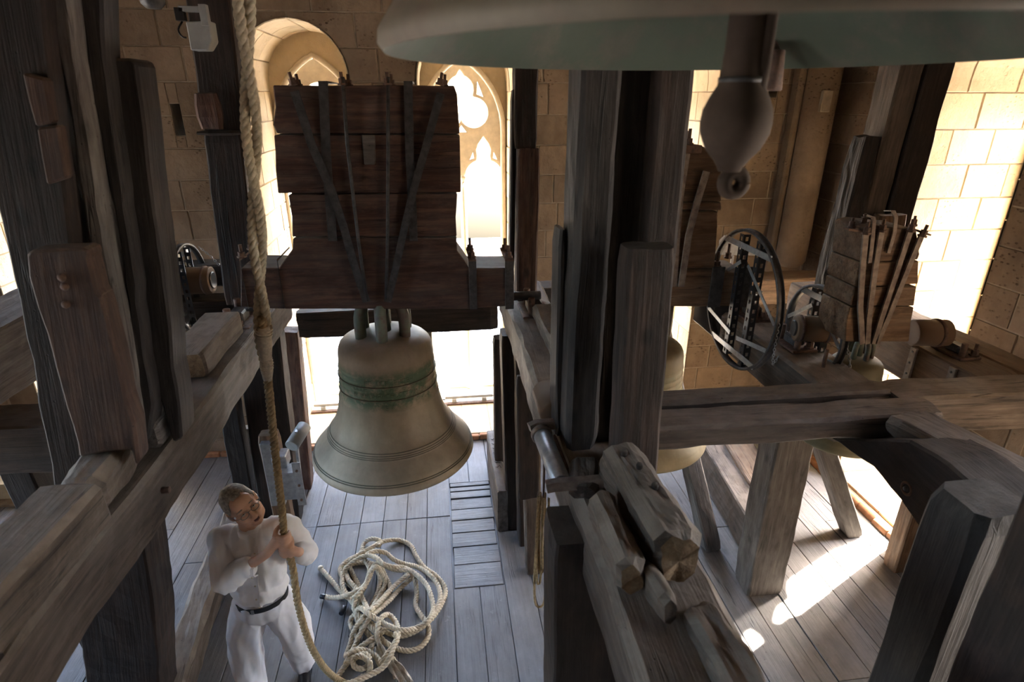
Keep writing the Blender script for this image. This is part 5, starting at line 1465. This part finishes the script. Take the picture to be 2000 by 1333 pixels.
# small coil hanging from the roller arm
hc = empty('hanging_coil', (0.44, 2.32, 2.0), 'thin tan rope coil hanging in loops beside the stout brown leg', 'rope')
c0 = Vector((0.445, 2.30, 0))
def loopy(x0, x1, zt, zb, dy):
    return [Vector((x0, c0.y + dy, zt)), Vector((x0 - 0.006, c0.y + dy, (zt + zb) / 2)), Vector((x0, c0.y + dy, zb + 0.04)), Vector(((x0 + x1) / 2, c0.y + dy, zb)), Vector((x1, c0.y + dy, zb + 0.04)), Vector((x1 + 0.004, c0.y + dy, (zt + zb) / 2)), Vector((x1, c0.y + dy, zt))]
rope('coil_loop', loopy(0.420, 0.440, 2.06, 1.50, 0), 0.0065, M['rope_tan'], hc, pitch=0.03, sides=5)
rope('coil_loop', loopy(0.434, 0.456, 2.07, 1.56, 0.014), 0.0065, M['rope_tan'], hc, pitch=0.03, sides=5)
rope('coil_loop', loopy(0.448, 0.470, 2.05, 1.60, -0.006), 0.0065, M['rope_tan'], hc, pitch=0.03, sides=5)
rope('coil_loop', loopy(0.415, 0.465, 1.75, 1.33, 0.006), 0.0065, M['rope_tan'], hc, pitch=0.03, sides=5)
tube('hanger', [(0.445, 2.30, 2.05), (0.445, 2.30, 2.33)], 0.006, M['rust'], hc)

# ------------------------------------------------------------------ the bell ringer
def blob(name, prims, voxel, mat, parent, disp=None, smooth=2):
    bm = bmesh.new()
    for p in prims:
        if p[0] == 'e':
            c, s = Vector(p[1]), p[2]
            Rm = p[3] if len(p) > 3 else Matrix.Identity(3)
            r = bmesh.ops.create_icosphere(bm, subdivisions=3, radius=1)
            for v in r['verts']:
                v.co = c + Rm @ Vector((v.co.x * s[0], v.co.y * s[1], v.co.z * s[2]))
        else:
            pts, rad = [Vector(q) for q in p[1]], p[2]
            for i in range(len(pts) - 1):
                A_, B_, ra, rb = pts[i], pts[i + 1], rad[i], rad[i + 1]
                vs, fs = [], []
                sweep(vs, fs, [A_, A_.lerp(B_, 0.5), B_], [ra, (ra + rb) / 2, rb], 14)
                bv = [bm.verts.new(v) for v in vs]
                for f in fs:
                    bm.faces.new([bv[k] for k in f])
            for q, r_ in zip(pts, rad):
                r = bmesh.ops.create_icosphere(bm, subdivisions=2, radius=r_)
                for v in r['verts']: v.co += q
    bmesh.ops.recalc_face_normals(bm, faces=bm.faces)
    me = bpy.data.meshes.new('m'); bm.to_mesh(me); bm.free()
    t = bpy.data.objects.new('t', me); COL.objects.link(t)
    md = t.modifiers.new('r', 'REMESH'); md.mode = 'VOXEL'; md.voxel_size = voxel
    if smooth:
        ms = t.modifiers.new('s', 'SMOOTH'); ms.factor = 0.6; ms.iterations = smooth
    dg = bpy.context.evaluated_depsgraph_get(); dg.update()
    me2 = bpy.data.meshes.new_from_object(t.evaluated_get(dg))
    bpy.data.objects.remove(t)
    me2.materials.clear()
    if disp:
        ns = [v.normal.copy() for v in me2.vertices]
        for v, n in zip(me2.vertices, ns): v.co += n * disp(v.co)
    me2.polygons.foreach_set('use_smooth', [True] * len(me2.polygons))
    return link(name, me2, mat, parent)

man = empty('person', (-1.27, 3.08, 0.0), 'person in white shirt, white trousers and glasses, gripping the rope and looking up', 'person')
HC = Vector((-1.205, 2.935, 1.665))
hf = Vector((0.64, -0.75, 0.13)).normalized(); hu = Vector((-0.307, -0.225, 0.924)); hu = (hu - hf * hu.dot(hf)).normalized(); hr_ = hf.cross(hu).normalized()
HSc = 1.09
def H(r_, f, u): return HC + (hr_ * r_ + hf * f + hu * u) * HSc
HM = Matrix((hr_, hf, hu)).transposed()
def sc3(*a): return tuple(x * HSc for x in a)
shR, shL = Vector((-1.385, 2.99, 1.40)), Vector((-1.005, 3.00, 1.445))
elR, elL = Vector((-1.345, 2.84, 1.215)), Vector((-0.915, 2.99, 1.235))
wrR, wrL = Vector((-1.075, 2.80, 1.415)), Vector((-0.915, 2.815, 1.400))
pel = Vector((-1.225, 2.99, 0.90)); chest = Vector((-1.205, 2.985, 1.26)); nb = Vector((-1.205, 2.975, 1.46))
kneeR, kneeL = Vector((-1.40, 2.98, 0.48)), Vector((-1.075, 3.03, 0.48))
ankR, ankL = Vector((-1.42, 3.00, 0.08)), Vector((-1.125, 3.17, 0.08))
skin = []
skin += [('e', H(0, -0.012, 0.035), sc3(0.076, 0.096, 0.092), HM), ('e', H(0, 0.022, -0.030), sc3(0.064, 0.072, 0.082), HM),
         ('e', H(0, 0.052, -0.092), sc3(0.036, 0.034, 0.028), HM), ('e', H(0, 0.055, 0.055), sc3(0.058, 0.035, 0.045), HM),
         ('c', [H(-0.045, 0.070, 0.028), H(0, 0.083, 0.028), H(0.045, 0.070, 0.028)], [0.011 * HSc] * 3),
         ('e', H(-0.042, 0.058, -0.030), sc3(0.022, 0.026, 0.024), HM), ('e', H(0.042, 0.058, -0.030), sc3(0.022, 0.026, 0.024), HM),
         ('c', [H(0, 0.086, 0.018), H(0, 0.102, -0.012), H(0, 0.112, -0.030)], [0.009 * HSc, 0.011 * HSc, 0.014 * HSc]),
         ('e', H(-0.013, 0.100, -0.034), sc3(0.010, 0.012, 0.009), HM), ('e', H(0.013, 0.100, -0.034), sc3(0.010, 0.012, 0.009), HM),
         ('c', [H(-0.022, 0.082, -0.052), H(0, 0.090, -0.050), H(0.022, 0.082, -0.052)], [0.0085 * HSc] * 3),
         ('c', [H(-0.020, 0.079, -0.076), H(0, 0.086, -0.078), H(0.020, 0.079, -0.076)], [0.008 * HSc] * 3),
         ('c', [H(-0.055, 0.0, -0.055), H(-0.045, 0.03, -0.085), H(0, 0.055, -0.102), H(0.045, 0.03, -0.085), H(0.055, 0.0, -0.055)], [0.022 * HSc] * 5)]
for s in (-1, 1):
    skin += [('e', H(s * 0.080, -0.010, -0.002), sc3(0.009, 0.020, 0.032), HM), ('e', H(s * 0.078, -0.004, -0.026), sc3(0.008, 0.012, 0.012), HM)]
skin += [('c', [H(0, -0.02, -0.05), nb + Vector((0, 0.0, 0.03)), nb + Vector((0, 0.01, -0.06))], [0.060, 0.060, 0.075])]
# trunk and limbs under the clothes
skin += [('e', chest + Vector((0, 0, 0.02)), (0.150, 0.095, 0.20)), ('e', pel + Vector((0.0, -0.02, 0.12)), (0.145, 0.10, 0.16)), ('e', pel, (0.145, 0.10, 0.11)),
         ('c', [shR, shL], [0.05, 0.05]),
         ('c', [shR, elR, wrR], [0.046, 0.038, 0.026]), ('c', [shL, elL, wrL], [0.046, 0.038, 0.026]),
         ('c', [pel + Vector((-0.085, 0, -0.02)), kneeR, ankR], [0.078, 0.055, 0.036]), ('c', [pel + Vector((0.085, 0, -0.02)), kneeL, ankL], [0.078, 0.055, 0.036]),
         ('c', [ankR, ankR + Vector((-0.03, -0.16, -0.05))], [0.034, 0.024]), ('c', [ankL, ankL + Vector((0.05, -0.16, -0.05))], [0.034, 0.024])]
# hands closed round the rope
def grip(wr, side, zc, palm_dir):
    c = HAND + Vector((0, 0, zc))
    pd = Vector(palm_dir).normalized()
    pc_ = c + pd * 0.040
    out = [('c', [wr, wr.lerp(pc_, 0.55), pc_], [0.027, 0.030, 0.030])]
    a0 = math.atan2(pd.y, pd.x)
    sgn = side
    for k in range(4):
        zz = 0.034 - 0.0215 * k
        L = (0.98, 1.08, 1.02, 0.85)[k]
        base = c + Vector((math.cos(a0) * 0.044, math.sin(a0) * 0.044, zz))
        pts = [base]
        for j in range(1, 6):
            a = a0 + sgn * j / 5 * 3.3 * L
            rr_ = 0.0385 - 0.001 * j + (0.004 if j == 2 else 0)
            pts.append(c + Vector((math.cos(a) * rr_, math.sin(a) * rr_, zz + 0.004 * j * (-1 if zc > 0 else 1) * 0.5)))
        out.append(('c', pts, [0.0135, 0.0115, 0.0115, 0.0105, 0.0100, 0.0085]))
        kn_ = c + Vector((math.cos(a0 + sgn * 0.35) * 0.050, math.sin(a0 + sgn * 0.35) * 0.050, zz))
        out.append(('e', kn_, (0.011, 0.011, 0.011)))
    th = [c + Vector((math.cos(a0) * 0.046, math.sin(a0) * 0.046, 0.030))]
    for j in range(1, 4):
        a = a0 - sgn * j / 3 * 1.9
        th.append(c + Vector((math.cos(a) * 0.040, math.sin(a) * 0.040, 0.036 + 0.008 * j)))
    out.append(('c', th, [0.016, 0.0135, 0.012, 0.0095]))
    return out
skin += grip(wrR, 1, 0.038, (-0.85, -0.5, 0))
skin += grip(wrL, -1, -0.045, (0.75, -0.45, 0))
body_ = blob('body', skin, 0.0052, M['skin'], man, smooth=2)
for s in (-1, 1):
    ec = H(s * 0.031, 0.073, 0.006)
    ey = lathe('eye', [(0.0125 * math.sin(math.pi * i / 10) * HSc, -0.0125 * math.cos(math.pi * i / 10) * HSc) for i in range(11)], ec, M['eye'], body_, n=16)
    d = (hf * 0.93 + hu * 0.25 + hr_ * 0.05).normalized()
    lathe('iris', [(0, -0.003), (0.0055, -0.001), (0.0060, 0.001), (0, 0.004)], ec + d * 0.0125, M['iris'], ey, n=12, axis='Y')
    vs, fs = [], []
    sweep(vs, fs, [H(s * (0.031 + dx), 0.0855 - abs(dx) * 0.2, 0.0155 - abs(dx) * 0.14) for dx in (-0.017, -0.008, 0.0, 0.008, 0.017)], [0.003, 0.0045, 0.005, 0.0045, 0.003], 7)
    link('eyelid', mesh(vs, fs, True), M['skin'], body_)
    vs, fs = [], []
    sweep(vs, fs, [H(s * (0.033 + dx), 0.0865 - abs(dx) * 0.25, 0.038 - abs(dx) * 0.1) for dx in (-0.02, -0.008, 0.005, 0.02)], [0.0025, 0.0035, 0.0035, 0.002], 6)
    link('eyebrow', mesh(vs, fs, True), M['hair'], body_)
vs, fs = [], []
sweep(vs, fs, [H(dx, 0.0935 - abs(dx) * 0.45, -0.0565 - abs(dx) * 0.08) for dx in (-0.024, -0.012, 0, 0.012, 0.024)], [0.002, 0.0045, 0.004, 0.0045, 0.002], 7)
sweep(vs, fs, [H(dx, 0.0905 - abs(dx) * 0.45, -0.0735 + abs(dx) * 0.1) for dx in (-0.022, -0.011, 0, 0.011, 0.022)], [0.002, 0.005, 0.0055, 0.005, 0.002], 7)
link('lips', mesh(vs, fs, True), M['lip'], body_)
vs, fs = [], []
sweep(vs, fs, [H(dx, 0.0885 - abs(dx) * 0.5, -0.0650) for dx in (-0.020, -0.010, 0, 0.010, 0.020)], [0.003, 0.0065, 0.0075, 0.0065, 0.003], 8)
link('mouth_opening', mesh(vs, fs, True), M['mouth'], body_)
# hair: a close cap, receding at the temples
bm = bmesh.new()
r = bmesh.ops.create_icosphere(bm, subdivisions=5, radius=1)
kill = []
for v in bm.verts:
    p = v.co.copy()
    ll = Vector((p.x * 0.0815, p.y * 0.1015 - 0.014, p.z * 0.0975 + 0.035))
    lim = 0.048 - 0.9 * max(0, 0.045 - ll.z) + 0.018 * (abs(ll.x) < 0.028) + 0.01 * nz(ll, 40)
    if ll.z < 0.0: lim = min(lim, -0.012 + 0.2 * ll.z)
    if ll.y > lim or ll.z < -0.045: kill.append(v)
    k = 1 + 0.030 * nz(ll, 60) + 0.02 * nz(ll, 25)
    v.co = H(ll.x * k, ll.y * k, ll.z * k)
bmesh.ops.delete(bm, geom=kill, context='VERTS')
bmesh.ops.solidify(bm, geom=bm.faces[:], thickness=0.006)
me = bpy.data.meshes.new('m'); bm.to_mesh(me); bm.free()
for p in me.polygons: p.use_smooth = True
link('hair', me, M['hair'], man)
# spectacles
gx_ = bpy.data.objects.new('glasses', None)
vs, fs = [], []
for s in (-1, 1):
    c = H(s * 0.032, 0.100, 0.004)
    sweep(vs, fs, [c + hr_ * (0.023 * HSc * math.cos(2 * math.pi * k / 24)) + (hu * 0.98 + hf * 0.1) * (0.0175 * HSc * math.sin(2 * math.pi * k / 24)) for k in range(25)], 0.0021, 6, False)
    sweep(vs, fs, [H(s * 0.055, 0.099, 0.010), H(s * 0.076, 0.085, 0.012), H(s * 0.086, 0.0, 0.012), H(s * 0.085, -0.02, 0.0)], 0.0018, 5)
sweep(vs, fs, [H(-0.009, 0.100, 0.009), H(0, 0.106, 0.013), H(0.009, 0.100, 0.009)], 0.0018, 5)
gls = link('glasses', mesh(vs, fs, True), M['glassrim'], man)
# clothes
def folds(a, f, st=(1, 1, 1)):
    def g(p):
        q = (p.x * st[0], p.y * st[1], p.z * st[2])
        n = nz(q, f, 3.1); m = nz(q, f * 2.3, 7.7)
        return a * (1 - 2 * abs(n)) + a * 0.45 * m
    return g
wz = pel.z + 0.035
sh = [('e', chest + Vector((0, 0.0, 0.01)), (0.176, 0.116, 0.215)), ('e', chest + Vector((-0.01, -0.015, -0.10)), (0.172, 0.130, 0.20)),
      ('e', Vector((pel.x + 0.005, pel.y - 0.02, wz + 0.10)), (0.168, 0.135, 0.105)),
      ('c', [shR + Vector((0.015, 0, -0.005)), nb + Vector((-0.03, 0.01, -0.045))], [0.070, 0.070]), ('c', [shL + Vector((-0.015, 0, -0.005)), nb + Vector((0.03, 0.01, -0.045))], [0.070, 0.070]),
      ('c', [nb + Vector((0, 0.0, -0.06)), nb + Vector((0, 0.0, 0.002))], [0.085, 0.070]),
      ('c', [shR, shR.lerp(elR, 0.55), elR, elR.lerp(wrR, 0.48)], [0.070, 0.076, 0.076, 0.057]),
      ('c', [shL, shL.lerp(elL, 0.55), elL, elL.lerp(wrL, 0.50)], [0.070, 0.072, 0.068, 0.055])]
shirt = blob('shirt', sh, 0.008, M['shirt'], man, disp=folds(0.013, 7.5, (2.0, 1.0, 0.6)), smooth=3)
# turned-back cuffs, collar band and button placket
for (e_, w_, t_, r_) in ((elR, wrR, 0.54, 0.050), (elL, wrL, 0.55, 0.047)):
    p = e_.lerp(w_, t_ - 0.14); q = e_.lerp(w_, t_)
    vs, fs = [], []
    sweep(vs, fs, [p, p.lerp(q, 0.5), q, q + (q - p).normalized() * 0.003, q - (q - p).normalized() * 0.01], [r_ * 1.10, r_ * 1.12, r_ * 1.06, r_ * 0.98, r_ * 0.8], 24)
    link('cuff', mesh(vs, fs, True), M['shirt'], shirt)
cd = (H(0, -0.02, -0.06) - nb).normalized()
vs, fs = [], []
sweep(vs, fs, [nb + Vector((0, 0, -0.012)), nb + cd * 0.012, nb + cd * 0.034, nb + cd * 0.036, nb + cd * 0.02], [0.074, 0.071, 0.069, 0.065, 0.062], 28, False)
link('collar_band', mesh(vs, fs, True), M['shirt'], shirt)
from mathutils.bvhtree import BVHTree
bv = BVHTree.FromPolygons([v.co for v in shirt.data.vertices], [tuple(p.vertices) for p in shirt.data.polygons])
pk = []
for i in range(15):
    z_ = 1.40 - i * 0.034
    x_ = -1.165 - 0.003 * i
    hit = bv.ray_cast(Vector((x_, 2.0, z_)), Vector((0, 1, 0)))
    if hit[0] is not None: pk.append(hit[0] + Vector((0, -0.003, 0)))
bar('placket', pk, (1, 0, 0), 0.034, 0.006, M['shirt'], shirt)
for q in pk[1::3]: lathe('button', [(0, -0.004), (0.005, -0.003), (0.006, 0.0)], q + Vector((0, -0.004, 0)), M['tracery'], shirt, n=10, axis='Y')
# trousers
tr = [('e', pel + Vector((0, 0.0, -0.03)), (0.180, 0.130, 0.13)), ('e', pel + Vector((0, -0.01, 0.02)), (0.160, 0.125, 0.06)),
      ('c', [pel + Vector((-0.088, 0.0, -0.07)), kneeR.lerp(pel, 0.3) + Vector((-0.04, 0, 0)), kneeR, ankR + Vector((0, 0, 0.02))], [0.108, 0.102, 0.096, 0.084]),
      ('c', [pel + Vector((0.090, 0.0, -0.07)), kneeL.lerp(pel, 0.3) + Vector((0.04, 0, 0)), kneeL, ankL + Vector((0, 0, 0.02))], [0.108, 0.102, 0.096, 0.084])]
blob('trousers', tr, 0.008, M['trousers'], man, disp=folds(0.016, 5.5, (1.8, 1.6, 0.5)), smooth=3)
# belt
n = 48
P = [Vector((pel.x + 0.003 + 0.158 * math.cos(2 * math.pi * k / n), pel.y - 0.012 + 0.128 * math.sin(2 * math.pi * k / n), wz + 0.012 * math.cos(2 * math.pi * k / n))) for k in range(n + 1)]
belt = bar('belt', P, (0, 0, 1), 0.032, 0.007, M['leather'], man)
bk = P[int(n * 0.73)]
box('buckle', bk + Vector((-0.012, -0.008, -0.017)), bk + Vector((0.006, 0.0, 0.017)), M['steel'], belt, 0.002)
for (a, dx, nm) in ((ankR, -0.03, 0), (ankL, 0.05, 1)):
    blob('shoe', [('c', [Vector((a.x, a.y + 0.03, 0.045)), Vector((a.x + dx * 0.5, a.y - 0.08, 0.042)), Vector((a.x + dx, a.y - 0.17, 0.036))], [0.042, 0.043, 0.034]), ('e', Vector((a.x + dx * 0.4, a.y - 0.06, 0.018)), (0.048, 0.15, 0.014))], 0.007, M['leather'], man, smooth=2)
